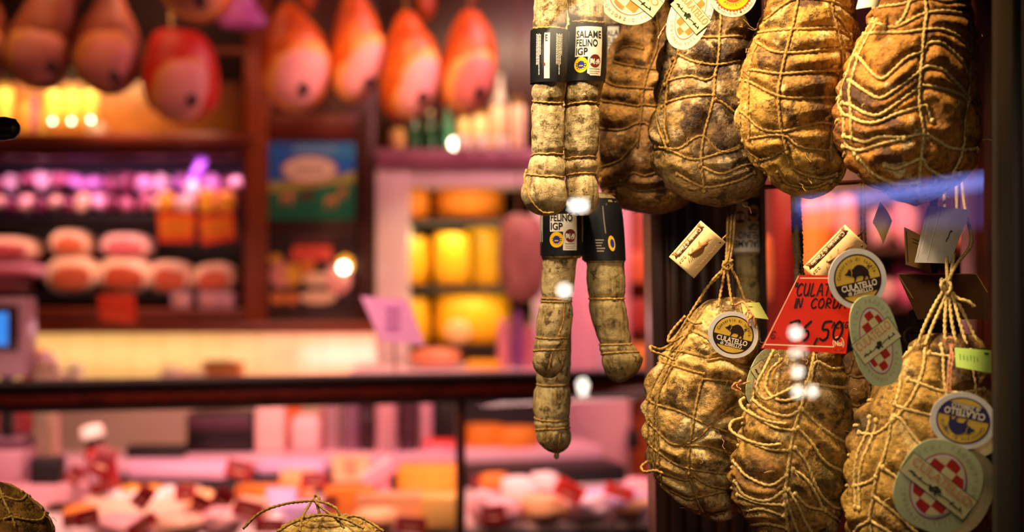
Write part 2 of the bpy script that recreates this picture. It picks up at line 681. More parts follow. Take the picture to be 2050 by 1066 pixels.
def text_mesh(s, bold=0.0):
    key = (s, bold)
    if key not in _T:
        cu = bpy.data.curves.new('lettering', 'FONT')
        cu.body = s
        cu.size = 1
        cu.resolution_u = 3
        cu.offset = bold
        o = bpy.data.objects.new('lettering', cu)
        COL.objects.link(o)
        dg = bpy.context.evaluated_depsgraph_get()
        me = bpy.data.meshes.new_from_object(o.evaluated_get(dg))
        vs_ = [(v.co.x, v.co.y) for v in me.vertices]
        fs = [list(p.vertices) for p in me.polygons]
        bpy.data.objects.remove(o)
        bpy.data.curves.remove(cu)
        bpy.data.meshes.remove(me)
        x0 = min([v[0] for v in vs_] or [0])
        x1 = max([v[0] for v in vs_] or [0])
        _T[key] = (vs_, fs, x0, x1)
    return _T[key]

class Print:
    def __init__(s, fn, lift=.00012):
        s.mb, s.fn, s.lift, s.z = MB(), fn, lift, 0

    def _add(s, pts, faces, mat, layer):
        s.mb.add([s.fn(x, y, layer * s.lift) for x, y in pts], faces, mat)

    def poly(s, pts, mat, layer=1):
        s._add(pts, [list(range(len(pts)))], mat, layer)

    def rect(s, x0, y0, x1, y1, mat, layer=1, n=1, m=1, rot=0, c=None):
        pts = [(x0 + (x1 - x0) * i / n, y0 + (y1 - y0) * j / m) for j in range(m + 1) for i in range(n + 1)]
        if rot:
            c = c or ((x0 + x1) / 2, (y0 + y1) / 2)
            ca, sa = cos(radians(rot)), sin(radians(rot))
            pts = [(c[0] + (x - c[0]) * ca - (y - c[1]) * sa, c[1] + (x - c[0]) * sa + (y - c[1]) * ca) for x, y in pts]
        s._add(pts, [[j * (n + 1) + i, j * (n + 1) + i + 1, (j + 1) * (n + 1) + i + 1, (j + 1) * (n + 1) + i] for j in range(m) for i in range(n)], mat, layer)

    def ellipse(s, cx, cy, rx, ry, mat, layer=1, n=40, a0=0, a1=360):
        full = a1 - a0 >= 360
        pts = [(cx, cy)]
        k = n if full else n + 1
        for i in range(k):
            a = radians(a0 + (a1 - a0) * i / n)
            pts.append((cx + rx * cos(a), cy + ry * sin(a)))
        fs = [[0, i + 1, (i + 1) % n + 1 if full else i + 2] for i in range(n)]
        s._add(pts, fs, mat, layer)

    def ring(s, cx, cy, rx, ry, w, mat, layer=1, n=48):
        pts = []
        for i in range(n):
            a = 2 * pi * i / n
            pts += [(cx + rx * cos(a), cy + ry * sin(a)), (cx + (rx - w) * cos(a), cy + (ry - w) * sin(a))]
        s._add(pts, [[2 * i, 2 * ((i + 1) % n), 2 * ((i + 1) % n) + 1, 2 * i + 1] for i in range(n)], mat, layer)

    def text(s, t, x, y, size, mat, layer=2, rot=0, align='c', sx=1.0, bold=.012, clip=None):
        vs_, fs, x0, x1 = text_mesh(t, bold)
        w = (x1 - x0) * size * sx
        ox = {'c': -w / 2, 'l': 0, 'r': -w}[align]
        ca, sa = cos(radians(rot)), sin(radians(rot))
        pts = []
        for u, v in vs_:
            a, b = (u - x0) * size * sx + ox, v * size
            pts.append((x + a * ca - b * sa, y + a * sa + b * ca))
        s._add(pts, fs, mat, layer)

    def arc(s, t, cx, cy, rx, ry, a0, a1, size, mat, layer=2, sx=.9, inward=False, bold=.01):
        """letters spread along an arc from angle a0 to a1 (degrees, clockwise when a1 < a0)"""
        n = len(t)
        for i, ch in enumerate(t):
            if ch == ' ':
                continue
            a = radians(a0 + (a1 - a0) * (i + .5) / n)
            x, y = cx + rx * cos(a), cy + ry * sin(a)
            tx, ty = -rx * sin(a), ry * cos(a)
            if a1 < a0:
                tx, ty = -tx, -ty
            s.text(ch, x, y, size, mat, layer, rot=degrees(atan2(ty, tx)), sx=sx, bold=bold)

    def stroke(s, pts, w, mat, layer=2):
        for (x0, y0), (x1, y1) in zip(pts, pts[1:]):
            L = hypot(x1 - x0, y1 - y0) or 1
            nx, ny = -(y1 - y0) / L * w / 2, (x1 - x0) / L * w / 2
            s.poly([(x0 + nx, y0 + ny), (x0 - nx, y0 - ny), (x1 - nx, y1 - ny), (x1 + nx, y1 + ny)], mat, layer)
        for x, y in pts:
            s.ellipse(x, y, w / 2, w / 2, mat, layer, n=8)

    def checks(s, cx, cy, rx, ry, cell, mats, layer=1, rot=0):
        """chequered ellipse"""
        n = 40
        ell = [(cx + rx * cos(2 * pi * i / n), cy + ry * sin(2 * pi * i / n)) for i in range(n)]
        ca, sa = cos(radians(rot)), sin(radians(rot))
        K = int(max(rx, ry) / cell) + 3
        for i in range(-K, K):
            for j in range(-K, K):
                q = []
                for a, b in ((i, j), (i + 1, j), (i + 1, j + 1), (i, j + 1)):
                    x, y = (a + .5) * cell, (b + .5) * cell
                    q.append((cx + x * ca - y * sa, cy + x * sa + y * ca))
                q = clip_poly(q, ell)
                if len(q) > 2:
                    s.poly(q, mats[(i + j) % 2], layer)

def clip_poly(sub, clip):
    out = sub
    for i in range(len(clip)):
        a, b = clip[i], clip[(i + 1) % len(clip)]
        inp, out = out, []
        if not inp:
            return []
        side = lambda p: (b[0] - a[0]) * (p[1] - a[1]) - (b[1] - a[1]) * (p[0] - a[0])
        for k in range(len(inp)):
            c, e = inp[k - 1], inp[k]
            sc, se = side(c), side(e)
            if (sc >= 0) != (se >= 0):
                t = sc / (sc - se)
                out.append((c[0] + (e[0] - c[0]) * t, c[1] + (e[1] - c[1]) * t))
            if se >= 0:
                out.append(e)
    return out

def card(px, py, d, roll=0, yaw=0, pitch=0, curl=0, th=.0006):
    """a hanging card: returns a Print whose units are photo pixels at depth d, and its finisher"""
    k = d / F
    o = P(px, py, d)
    R = Matrix.Rotation(radians(yaw), 3, 'Z') @ Matrix.Rotation(radians(pitch), 3, 'X') @ Matrix.Rotation(radians(-roll), 3, 'Y')
    def fn(u, v, h):
        return o + R @ Vector((u * k, -h - curl * (u * k) ** 2, v * k))
    pr = Print(fn)
    pr.o, pr.k, pr.th = o, k, th
    def outline(pts, mat, back=None):
        n = len(pts)
        a = [fn(x, y, 0) for x, y in pts]
        b = [fn(x, y, -th) for x, y in pts]
        pr.mb.add(a + b, [list(range(n)), [n + i for i in range(n)][::-1]] + [[i, n + i, n + (i + 1) % n, (i + 1) % n] for i in range(n)], mat)
    pr.outline = outline
    return pr

def ell_pts(rx, ry, n=48, p=2.0, cx=0, cy=0):
    e = 2 / p
    f = lambda x: copysign(abs(x) ** e, x)
    return [(cx + rx * f(cos(2 * pi * i / n)), cy + ry * f(sin(2 * pi * i / n))) for i in range(n)]
# ---------------------------------------------------------------- room and window structure
DARKWOOD = wood('#1c0a05', '#3a1709', .32)
REDWOOD = wood('#38120a', '#5e2210', .3)
BLACKWOOD = wood('#080504', '#150b07', .6)

mb = MB(); mb.box((.3, 1.5, -.05), (9, 11, .1), mat('#3a2e26', '#4c3c30', 3, .5)); struct(mb, 'floor')
mb = MB(); mb.box((.3, 4.1, 3.3), (9, 5.8, .1), mat('#1a1210', '#241814', 3, .7)); struct(mb, 'ceiling')
mb = MB(); mb.box((.3, 6.97, 1.6), (9, .1, 3.4), mat('#3a1c10', '#46241a', 3, .6)); struct(mb, 'wall_back')
mb = MB(); mb.box((-3.4, 4.3, 1.6), (.1, 5.4, 3.4), mat('#2c1810', '#382016', 3, .7)); struct(mb, 'wall_left')
mb = MB(); mb.box((4.6, 4.3, 1.6), (.1, 5.4, 3.4), mat('#2c1810', '#382016', 3, .7)); struct(mb, 'wall_right')
mb = MB()
mb.box((-.3, 1.98, .47), (6.0, .78, .94), DARKWOOD, .004)
struct(mb, 'wall_front')
mb = MB()
mb.box((-.3, 1.97, .962), (6.0, .84, .044), DARKWOOD, .006)
struct(mb, 'trim_1')

# dark fluted post between window display and shop
mb = MB()
pr = []
x0, x1 = P(1297, 0, 2.42).x, P(1522, 0, 2.42).x
w = x1 - x0
for i in range(61):
    t = i / 60
    g = 0
    for c_ in (.14, .27, .40, .53, .66, .80):
        g += .0045 * exp(-((t - c_) / .022) ** 2)
    pr.append((x0 + w * t, 2.36 + g))
prof_ = pr + [(x1, 2.50), (x0, 2.50)]
n = len(prof_)
def lean(x, z):
    return x - (z - 1.5) * .018
zs = [.984, 3.25]
vs_ = [Vector((lean(x, z), y, z)) for z in zs for x, y in prof_]
mb.add(vs_, [[i, (i + 1) % n, n + (i + 1) % n, n + i] for i in range(n)] + [list(range(n))[::-1], [n + i for i in range(n)]], wood('#1c0b08', '#331610', .38))
tag(mb.build('wooden_post', angle=30), 'dark brown fluted wooden post behind the corded hams and salami', 'post')

# window frame at the edge of the display
mb = MB()
X = P(1996, 0, 1.6).x
mb.box((X + .13, 1.585, 1.6), (.26, .07, 3.3), BLACKWOOD, .004)
mb.box((X + .045, 1.545, 1.6), (.018, .03, 3.3), wood('#231407', '#3a240c', .3), .005)
mb.box((X + .014, 1.549, 1.6), (.012, .02, 3.3), wood('#140805', '#200e06', .3), .004)
mb.box((X + .092, 1.545, 1.6), (.02, .03, 3.3), BLACKWOOD, .005)
struct(mb, 'trim_2')
mb = MB()
X2 = P(1958, 0, 2.2).x
mb.box((X2 + .10, 2.0, 1.9), (.05, .72, 2.7), REDWOOD, .003)
mb.box((X2 + .06, 2.25, 1.9), (.12, .09, 2.7), REDWOOD, .01)
struct(mb, 'wall_window_side')

# window glass, thin: mostly clear with a faint mirror image of the street lamps
g = bpy.data.materials.new('window glass')
g.use_nodes = True
nn, ll = g.node_tree.nodes, g.node_tree.links
nn.clear()
o_ = nn.new('ShaderNodeOutputMaterial'); mx = nn.new('ShaderNodeMixShader')
tr = nn.new('ShaderNodeBsdfTransparent'); gl = nn.new('ShaderNodeBsdfGlossy'); fr = nn.new('ShaderNodeFresnel')
gl.inputs['Roughness'].default_value = 0.0
fr.inputs['IOR'].default_value = 1.62
ml = nn.new('ShaderNodeMath'); ml.operation = 'MULTIPLY'; ml.inputs[1].default_value = 1.9
ll.new(fr.outputs[0], ml.inputs[0]); ll.new(ml.outputs[0], mx.inputs[0])
ll.new(tr.outputs[0], mx.inputs[1]); ll.new(gl.outputs[0], mx.inputs[2]); ll.new(mx.outputs[0], o_.inputs[0])
GLASS = g
mb = MB()
gx0, gx1, GY = -1.6, X + .02, 1.60
mb.add([(gx0, GY, .98), (gx1, GY, .98), (gx1, GY, 3.25), (gx0, GY, 3.25)], [[0, 1, 2, 3]], GLASS)
struct(mb, 'window_1', smooth=False)

# lamps in the street behind the photographer, mirrored in the glass
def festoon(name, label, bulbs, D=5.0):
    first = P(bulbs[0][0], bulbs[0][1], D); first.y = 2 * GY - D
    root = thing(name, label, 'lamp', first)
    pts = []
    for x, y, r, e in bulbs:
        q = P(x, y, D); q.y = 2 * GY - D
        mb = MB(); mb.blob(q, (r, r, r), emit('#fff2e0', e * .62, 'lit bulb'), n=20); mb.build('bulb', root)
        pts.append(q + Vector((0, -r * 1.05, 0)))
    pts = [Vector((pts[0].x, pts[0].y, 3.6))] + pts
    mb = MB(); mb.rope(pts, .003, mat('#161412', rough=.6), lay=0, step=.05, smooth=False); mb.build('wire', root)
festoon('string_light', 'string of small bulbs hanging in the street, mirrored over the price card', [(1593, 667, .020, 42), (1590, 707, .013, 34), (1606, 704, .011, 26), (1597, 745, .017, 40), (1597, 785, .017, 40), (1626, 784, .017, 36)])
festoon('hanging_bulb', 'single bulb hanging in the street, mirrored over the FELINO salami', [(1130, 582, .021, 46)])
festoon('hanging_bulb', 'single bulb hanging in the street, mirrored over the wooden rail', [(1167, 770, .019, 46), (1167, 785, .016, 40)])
# shop sign tube across the street: the bright streak low in the glass
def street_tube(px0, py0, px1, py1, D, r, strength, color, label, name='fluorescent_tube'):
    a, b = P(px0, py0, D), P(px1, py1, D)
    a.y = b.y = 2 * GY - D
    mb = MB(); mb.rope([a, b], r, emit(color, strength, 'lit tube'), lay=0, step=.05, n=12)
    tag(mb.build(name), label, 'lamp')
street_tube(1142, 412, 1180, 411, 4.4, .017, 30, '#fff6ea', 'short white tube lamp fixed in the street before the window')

# unseen glowing panels added so the glass mirrors a blue streak and haze
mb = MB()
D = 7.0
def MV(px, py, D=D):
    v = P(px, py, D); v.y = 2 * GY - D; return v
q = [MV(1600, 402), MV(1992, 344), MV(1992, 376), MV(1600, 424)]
mb.add(q + [p + Vector((0, -.05, 0)) for p in q], [[0, 1, 2, 3], [7, 6, 5, 4], [0, 4, 5, 1], [1, 5, 6, 2], [2, 6, 7, 3], [3, 7, 4, 0]], emit('#7f90f4', 8.0, 'glowing panel face'))
tag(mb.build('mirrored_streak_panel', smooth=False), 'long slanting blue glowing panel added on the far side of the street', 'sign')
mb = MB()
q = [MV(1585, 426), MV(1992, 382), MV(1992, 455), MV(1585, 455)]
mb.add(q + [p + Vector((0, -.05, 0)) for p in q], [[0, 1, 2, 3], [7, 6, 5, 4], [0, 4, 5, 1], [1, 5, 6, 2], [2, 6, 7, 3], [3, 7, 4, 0]], emit('#8474d8', 1.5, 'glowing panel face'))
tag(mb.build('mirrored_haze_panel', smooth=False), 'dim violet glowing panel added below the long blue one', 'sign')

# rods the meat hangs from
STEEL = mat('#8a8078', '#9a9088', 30, .3, 1.0)
mb = MB()
mb.rope([Vector((-.35, 2.0, 2.02)), Vector((.75, 2.0, 2.02))], .007, STEEL, lay=0, step=.05)
for x in (-.2, .6):
    mb.rope([Vector((x, 2.0, 2.02)), Vector((x, 2.0, 3.25))], .004, STEEL, lay=0, step=.1)
tag(mb.build('hanging_rod'), 'steel rod carrying the upper row of hams and salami', 'rod')
mb = MB()
a, b_ = P(1100, 398, 2.13), P(1960, 352, 2.13)
mb.rope([a, b_], .0035, mat('#5c2a18', '#6e3620', 30, .3, .6), lay=0, step=.05)
tag(mb.build('hanging_rod'), 'thin dark rod carrying the lower row of hams', 'rod')

# ---------------------------------------------------------------- corded hams
GOLD = casing('golden aged casing', '#43260f', '#a87a34', '#cfa044', '#e4c888', '#544a1e', seed=1, darklo=.44)
GOLDM = casing('orange aged casing', '#4b260b', '#a46a28', '#cc8c30', '#e6d2a0', '#5e4618', moldlo=.58, seed=2, darklo=.44)
BROWN = casing('brown aged casing', '#38200f', '#80592c', '#a97c3a', '#b59a6c', '#453c1c', seed=3, moldlo=.60)
GREY = casing('bloomy grey casing', '#3a2616', '#83643c', '#a5854a', '#c0a984', '#4a4426', seed=4, moldlo=.53)
TAN = casing('pale tan casing', '#5e4420', '#c29a58', '#ddb868', '#f0dcA2'.lower(), '#4f491e', seed=5, moldlo=.52, greenlo=.60)
OLIVE = casing('olive mottled casing', '#4d3214', '#a27636', '#c09848', '#d4bc84', '#46451a', seed=6, moldlo=.57, greenlo=.57)
DUSK = casing('amber casing', '#40240e', '#926e30', '#bc9440', '#d6ba7c', '#4a4018', seed=7)

rowsJ = [(-62, 1285, 1300), (-45, 1262, 1325), (20, 1250, 1345), (60, 1240, 1360), (100, 1222, 1370), (150, 1205, 1380), (200, 1195, 1385), (250, 1190, 1390), (300, 1187, 1396), (350, 1192, 1402), (385, 1212, 1395), (408, 1240, 1375), (420, 1275, 1350), (426, 1300, 1325)]
rowsK = [(-60, 1400, 1425), (-35, 1372, 1460), (20, 1345, 1485), (60, 1332, 1497), (110, 1318, 1500), (200, 1308, 1502), (260, 1303, 1510), (300, 1303, 1524), (340, 1313, 1532), (370, 1334, 1526), (392, 1368, 1502), (406, 1405, 1470), (412, 1430, 1445)]
rowsL = [(-72, 1600, 1640), (-45, 1560, 1680), (0, 1533, 1705), (50, 1520, 1715), (100, 1497, 1715), (150, 1480, 1712), (200, 1472, 1706), (250, 1473, 1702), (290, 1485, 1698), (320, 1508, 1695), (350, 1532, 1688), (372, 1560, 1672), (388, 1590, 1650), (395, 1612, 1630)]
rowsM = [(-85, 1830, 1880), (-52, 1790, 1920), (0, 1752, 1942), (50, 1728, 1950), (100, 1705, 1955), (150, 1685, 1957), (200, 1672, 1957), (250, 1667, 1956), (300, 1678, 1952), (340, 1703, 1943), (370, 1738, 1922), (395, 1782, 1885), (409, 1815, 1850), (413, 1828, 1838)]
rowsN = [(598, 1452, 1472), (603, 1425, 1495), (618, 1402, 1512), (650, 1370, 1518), (690, 1337, 1518), (730, 1309, 1515), (780, 1292, 1510), (850, 1284, 1505), (900, 1289, 1500), (945, 1303, 1495), (985, 1330, 1488), (1015, 1365, 1478), (1033, 1400, 1466), (1041, 1430, 1452)]
rowsO = [(682, 1610, 1650), (688, 1575, 1672), (705, 1555, 1685), (740, 1530, 1697), (780, 1510, 1702), (830, 1490, 1703), (870, 1477, 1702), (920, 1465, 1700), (960, 1459, 1697), (1000, 1465, 1693), (1040, 1490, 1685), (1080, 1525, 1665), (1105, 1565, 1635), (1112, 1590, 1610)]
rowsP = [(672, 1890, 1915), (678, 1855, 1945), (700, 1818, 1968), (750, 1775, 1978), (800, 1742, 1982), (850, 1713, 1984), (900, 1697, 1985), (950, 1690, 1984), (1000, 1688, 1980), (1060, 1692, 1975), (1110, 1725, 1955), (1140, 1770, 1920), (1150, 1820, 1870)]
rowsQ = [(700, 1720, 1740), (712, 1695, 1775), (750, 1680, 1790), (800, 1672, 1800), (860, 1668, 1800), (920, 1672, 1798), (980, 1690, 1780), (1010, 1720, 1750)]

def up(b, y_top, z_to=2.02, dx=0):
    """plain strings from the top of a body up to the rod"""
    c = b.prof(.01)
    top = Vector((c[1], b.d, c[3]))
    return top

culatello(rowsJ, 2.16, 'small brown corded ham at the end of the upper row, beside the two salami', BROWN,
          [.16, .27, .37, .47, .57, .68, .79], [-150, -105, -62, -20, 60, 130], front=[[(1293,144),(1282,186),(1274,253),(1268,300)], [(1222,128),(1237,135),(1265,142),(1293,146),(1330,150)], [(1200,158),(1208,166),(1231,180),(1285,186),(1320,188)], [(1196,200),(1212,209),(1265,220),(1282,218),(1320,222)], [(1190,258),(1203,262),(1237,266),(1274,253),(1300,262)], [(1190,338),(1215,332),(1234,325),(1255,305),(1268,290)], [(1234,366),(1257,351),(1280,357),(1310,350)], [(1212,120),(1198,170),(1192,230),(1190,290),(1196,350)], [(1228,108),(1250,100),(1280,106)], [(1205,380),(1235,372),(1270,385),(1330,380)], [(1293,146),(1310,110),(1318,60),(1310,0)]],
          seed=3, sag=.014, cord=CORD_DARK, fray=26, lump=.09,
          hang=[[(1292, -55, 2.16), (1292, -160, 2.13), (1292, -210, 2.0)]])
culatello(rowsK, 2.03, 'grey bloomy corded ham with two printed tags, second in the upper row', GREY,
          [.20, .30, .42, .53, .68, .80], [-168, -124, -76, -30, 50, 130], front=[[(1440,30),(1434,90),(1429,139),(1424,158),(1420,203),(1398,278),(1392,330),(1400,385)], [(1345,116),(1375,131),(1428,139),(1476,129),(1495,132)], [(1320,175),(1330,166),(1371,161),(1401,169),(1424,161)], [(1313,218),(1323,210),(1368,201),(1420,199)], [(1424,208),(1440,215),(1465,233),(1495,240)], [(1306,296),(1319,300),(1349,302),(1394,280),(1431,311),(1480,300),(1510,290)], [(1326,304),(1375,325),(1424,315),(1470,300)], [(1334,124),(1312,188),(1306,244),(1323,300)], [(1345,110),(1325,170),(1318,240),(1326,290)], [(1390,338),(1431,353),(1473,338),(1510,330)], [(1345,352),(1400,378),(1460,368),(1500,350)], [(1335,70),(1380,82),(1430,84),(1490,78)], [(1360,110),(1352,60),(1360,0)]],
          seed=4, sag=.018, fray=22, lump=.085, cord=CORD,
          hang=[[(1412, -50, 2.03), (1412, -160, 2.02), (1412, -215, 2.0)]], r=.0019)
culatello(rowsL, 1.92, 'golden corded ham in the upper row under a small cream paper', GOLD,
          [.14, .22, .30, .385, .475, .57, .71, .84], [-165, -116, -70, -22, 50, 130], front=[[(1590,-30),(1581,23),(1566,83),(1548,150),(1540,195),(1544,259),(1560,310)], [(1645,-20),(1656,38),(1668,90),(1675,150),(1666,195),(1660,244),(1655,320)], [(1510,66),(1525,69),(1600,71),(1653,68),(1694,79)], [(1503,86),(1533,113),(1585,118),(1668,107),(1700,104)], [(1488,144),(1540,158),(1600,156),(1670,150),(1700,148)], [(1476,161),(1518,191),(1563,206),(1656,203),(1698,198)], [(1473,225),(1506,263),(1548,270),(1600,259),(1641,253),(1690,262)], [(1480,281),(1548,278),(1585,300),(1645,306),(1690,300)], [(1510,322),(1530,318),(1551,311),(1578,345),(1634,360),(1670,352)], [(1521,45),(1555,19),(1585,8),(1653,15),(1700,30)], [(1503,75),(1480,131),(1473,210),(1480,285),(1510,319)], [(1512,80),(1490,135),(1482,215),(1488,280)], [(1660,42),(1680,60),(1705,95)], [(1545,345),(1570,372),(1620,380),(1660,365)]],
          seed=1, sag=.012, tilt=-.004, fray=16,
          hang=[[(1620, -62, 1.93), (1620, -160, 1.93), (1620, -235, 1.99)]], r=.0021)
culatello(rowsM, 1.84, 'big orange corded ham at the window-frame end of the upper row', GOLDM,
          [.13, .20, .28, .36, .44, .52, .60, .71, .79, .88], [-158, -140, -84, -36, 20, 100], front=[[(1829,-30),(1829,0),(1831,40),(1823,79),(1817,130),(1812,173),(1812,221),(1821,276),(1819,323),(1822,380)], [(1915,-20),(1922,32),(1926,118),(1926,197),(1918,252),(1914,296),(1900,350)], [(1733,43),(1697,106),(1675,170),(1669,221),(1675,284),(1693,311)], [(1740,48),(1706,110),(1685,172),(1679,225),(1684,280)], [(1725,43),(1768,67),(1823,43),(1871,37),(1918,43),(1950,60)], [(1729,16),(1780,20),(1829,8),(1871,16),(1910,10),(1940,20)], [(1715,70),(1756,77),(1788,79),(1823,75),(1863,75),(1902,91),(1922,110)], [(1701,114),(1717,150),(1737,169),(1760,154),(1788,130),(1818,118),(1831,102),(1859,102),(1886,122),(1922,158)], [(1685,166),(1709,193),(1733,207),(1760,193),(1808,160),(1827,148),(1859,154),(1886,177),(1926,205)], [(1672,209),(1701,232),(1729,240),(1760,221),(1808,189),(1823,185),(1871,193),(1924,209)], [(1670,232),(1697,250),(1725,254),(1760,240),(1812,225),(1827,225),(1839,252)], [(1674,276),(1705,290),(1733,282),(1780,284),(1821,278),(1847,288),(1879,303),(1916,306),(1946,302)], [(1676,294),(1697,305),(1733,296),(1780,286)], [(1745,335),(1768,343),(1819,325),(1839,343),(1886,359),(1915,350)], [(1775,62),(1790,40),(1800,10),(1808,-20)], [(1700,320),(1730,352),(1775,372),(1820,368)]],
          seed=2, sag=.034, tilt=.006, fray=12, lump=.085,
          hang=[[(1855, -75, 1.84), (1855, -170, 1.84), (1855, -260, 1.99)]], r=.0023, cord=CORD_PALE, wob=.018)

N_loops = [
    [(1345, 690, 1.985), (1322, 700, 1.955), (1303, 694, 1.95), (1306, 704, 1.94), (1330, 712, 1.94), (1350, 722, 1.93)],
    [(1372, 633, 1.985), (1352, 655, 1.98), (1340, 672, 1.975), (1338, 684, 1.97), (1352, 682, 1.96), (1366, 672, 1.955)],
    [(1296, 925, 1.975), (1284, 935, 1.965), (1290, 945, 1.955), (1312, 943, 1.94), (1330, 950, 1.93)],
    [(1378, 640, 1.96), (1392, 648, 1.94), (1407, 646, 1.935)],
]
culatello(rowsN, 2.0, 'pale tan corded ham hung in the lower row before the dark post', TAN,
          [.17, .27, .335, .46, .545, .64, .73, .84], [-172, -158, -112, -68, -25, 50, 130], front=[[(1325,701),(1361,703),(1407,712)], [(1306,721),(1352,733),(1398,744)], [(1407,717),(1443,714),(1482,728),(1510,735)], [(1391,753),(1430,756),(1462,760),(1489,771),(1508,775)], [(1393,756),(1382,803),(1375,849),(1368,890),(1368,940),(1375,968),(1393,1013),(1410,1035)], [(1294,800),(1302,806),(1348,817),(1407,842),(1459,860),(1500,870)], [(1290,845),(1297,854),(1325,879),(1357,881),(1389,865),(1420,835),(1452,815),(1484,806),(1505,800)], [(1357,883),(1407,885),(1461,901),(1498,908)], [(1290,885),(1297,895),(1338,920),(1379,931),(1459,942),(1492,948)], [(1288,935),(1325,945),(1361,954),(1372,945)], [(1368,938),(1407,961),(1452,972),(1488,975)], [(1311,963),(1338,981),(1366,993),(1398,986),(1452,977),(1485,985)], [(1329,990),(1370,1018),(1416,1029),(1450,1025)], [(1361,650),(1320,730),(1298,776),(1288,835),(1291,899),(1311,963)], [(1372,655),(1332,735),(1305,790),(1296,850),(1300,910),(1318,968)], [(1380,645),(1345,700),(1312,770),(1302,850),(1308,925)], [(1372,660),(1400,672),(1420,690)]],
          seed=5, sag=.016, tilt=.004, fray=30, lump=.06,
          loops=N_loops,
          hang=[[(1345, 690, 1.975), (1375, 640, 1.97), (1400, 600, 1.975), (1428, 560, 1.99), (1450, 535, 2.0), (1455, 500, 2.02), (1457, 440, 2.08), (1459, 380, 2.13)],
                [(1400, 606, 1.985), (1412, 580, 1.985), (1440, 552, 1.995), (1453, 532, 2.0), (1462, 480, 2.04), (1466, 380, 2.13)],
                [(1438, 615, 1.96), (1444, 580, 1.975), (1452, 536, 1.995), (1460, 500, 2.02), (1464, 440, 2.08), (1470, 380, 2.13)],
                [(1466, 612, 1.96), (1460, 575, 1.975), (1455, 532, 1.995)],
                [(1490, 600, 1.99), (1476, 560, 1.995), (1462, 528, 2.0), (1468, 480, 2.04), (1474, 380, 2.13)],
                [(1448, 533, 1.99), (1456, 524, 1.985), (1466, 530, 1.99), (1458, 540, 1.985), (1448, 533, 1.99), (1450, 522, 1.995)],
                [(1446, 540, 1.992), (1458, 528, 1.986), (1468, 520, 1.99)]], r=.0018)
O_loops = [
    [(1490, 798, 1.90), (1482, 805, 1.875), (1492, 822, 1.85), (1530, 842, 1.84), (1575, 850, 1.83)],
    [(1487, 838, 1.90), (1466, 845, 1.875), (1463, 862, 1.86), (1490, 880, 1.845), (1530, 892, 1.835), (1565, 890, 1.83)],
    [(1550, 700, 1.87), (1530, 740, 1.85), (1515, 775, 1.845), (1530, 800, 1.84), (1560, 790, 1.833), (1590, 775, 1.83)],
]
culatello(rowsO, 1.9, 'lower-row corded ham with thick pale strings below the red price card', OLIVE,
          [.12, .22, .31, .40, .485, .57, .65, .73, .82], [-172, -142, -98, -52, -14, 60, 120], front=[[(1622,700),(1608,745),(1596,785),(1586,813),(1572,854),(1563,900),(1554,973),(1556,1014),(1568,1066),(1580,1098)], [(1591,813),(1622,840),(1659,868),(1700,890)], [(1581,849),(1609,877),(1636,913),(1690,945)], [(1575,888),(1600,918),(1622,968),(1659,1005),(1690,1015)], [(1570,929),(1595,945),(1622,982),(1640,1010),(1682,1040)], [(1561,968),(1581,1000),(1600,1036),(1622,1066),(1640,1090)], [(1554,980),(1572,1030),(1592,1070)], [(1586,813),(1560,826),(1525,820),(1503,802),(1498,790)], [(1572,854),(1531,849),(1499,829),(1488,815)], [(1563,893),(1522,893),(1483,880),(1472,866)], [(1556,941),(1522,961),(1480,948),(1464,925)], [(1554,968),(1518,991),(1475,986),(1462,962)], [(1553,998),(1499,997),(1466,988)], [(1553,1020),(1508,1009),(1472,1023)], [(1596,785),(1550,797),(1524,780),(1533,745),(1555,720)], [(1609,763),(1622,722),(1659,735),(1694,733)], [(1600,763),(1641,767),(1700,776)], [(1560,1045),(1520,1040),(1495,1050)], [(1640,1010),(1600,1000),(1575,975)]],
          seed=6, sag=.03, tilt=.0, fray=14, lump=.06, loops=O_loops,
          cord=CORD_PALE, r=.0021, gw=.010, wob=.014, hang_cord=cord_mat('dark hanging cord', '#1e160c', '#3c2e18'), hang_r=.0042,  # hanging strings get a darker, thicker cord than the net
          hang=[[(1612, 690, 1.89), (1604, 640, 1.90), (1600, 560, 1.92), (1592, 480, 2.0), (1588, 372, 2.13)],
                [(1640, 690, 1.89), (1618, 640, 1.90), (1604, 550, 1.93), (1596, 470, 2.0), (1592, 372, 2.13)],
                [(1590, 700, 1.88), (1598, 640, 1.90), (1596, 540, 1.93), (1602, 500, 1.99), (1596, 372, 2.13)]])
P_hang = [[(1838, 690, 1.80), (1850, 655, 1.80), (1872, 610, 1.81), (1893, 575, 1.82), (1915, 530, 1.86), (1945, 485, 1.92), (1932, 420, 2.0), (1925, 355, 2.13)],
          [(1852, 692, 1.79), (1866, 655, 1.80), (1885, 612, 1.81), (1898, 578, 1.82), (1906, 540, 1.86), (1915, 450, 1.98), (1915, 355, 2.13)],
          [(1892, 680, 1.79), (1892, 640, 1.80), (1896, 580, 1.82), (1896, 540, 1.86), (1892, 460, 1.96), (1890, 356, 2.13)],
          [(1913, 682, 1.79), (1905, 640, 1.80), (1899, 582, 1.815)],
          [(1935, 690, 1.79), (1920, 640, 1.80), (1903, 582, 1.815), (1885, 560, 1.82), (1888, 572, 1.812), (1900, 580, 1.81)],
          [(1958, 690, 1.80), (1935, 640, 1.81), (1906, 584, 1.82)],
          [(1901, 580, 1.81), (1918, 598, 1.805), (1938, 604, 1.80), (1953, 617, 1.80)],
          [(1890, 585, 1.81), (1884, 572, 1.805), (1892, 562, 1.81), (1904, 572, 1.805), (1898, 588, 1.805), (1888, 582, 1.81)]]
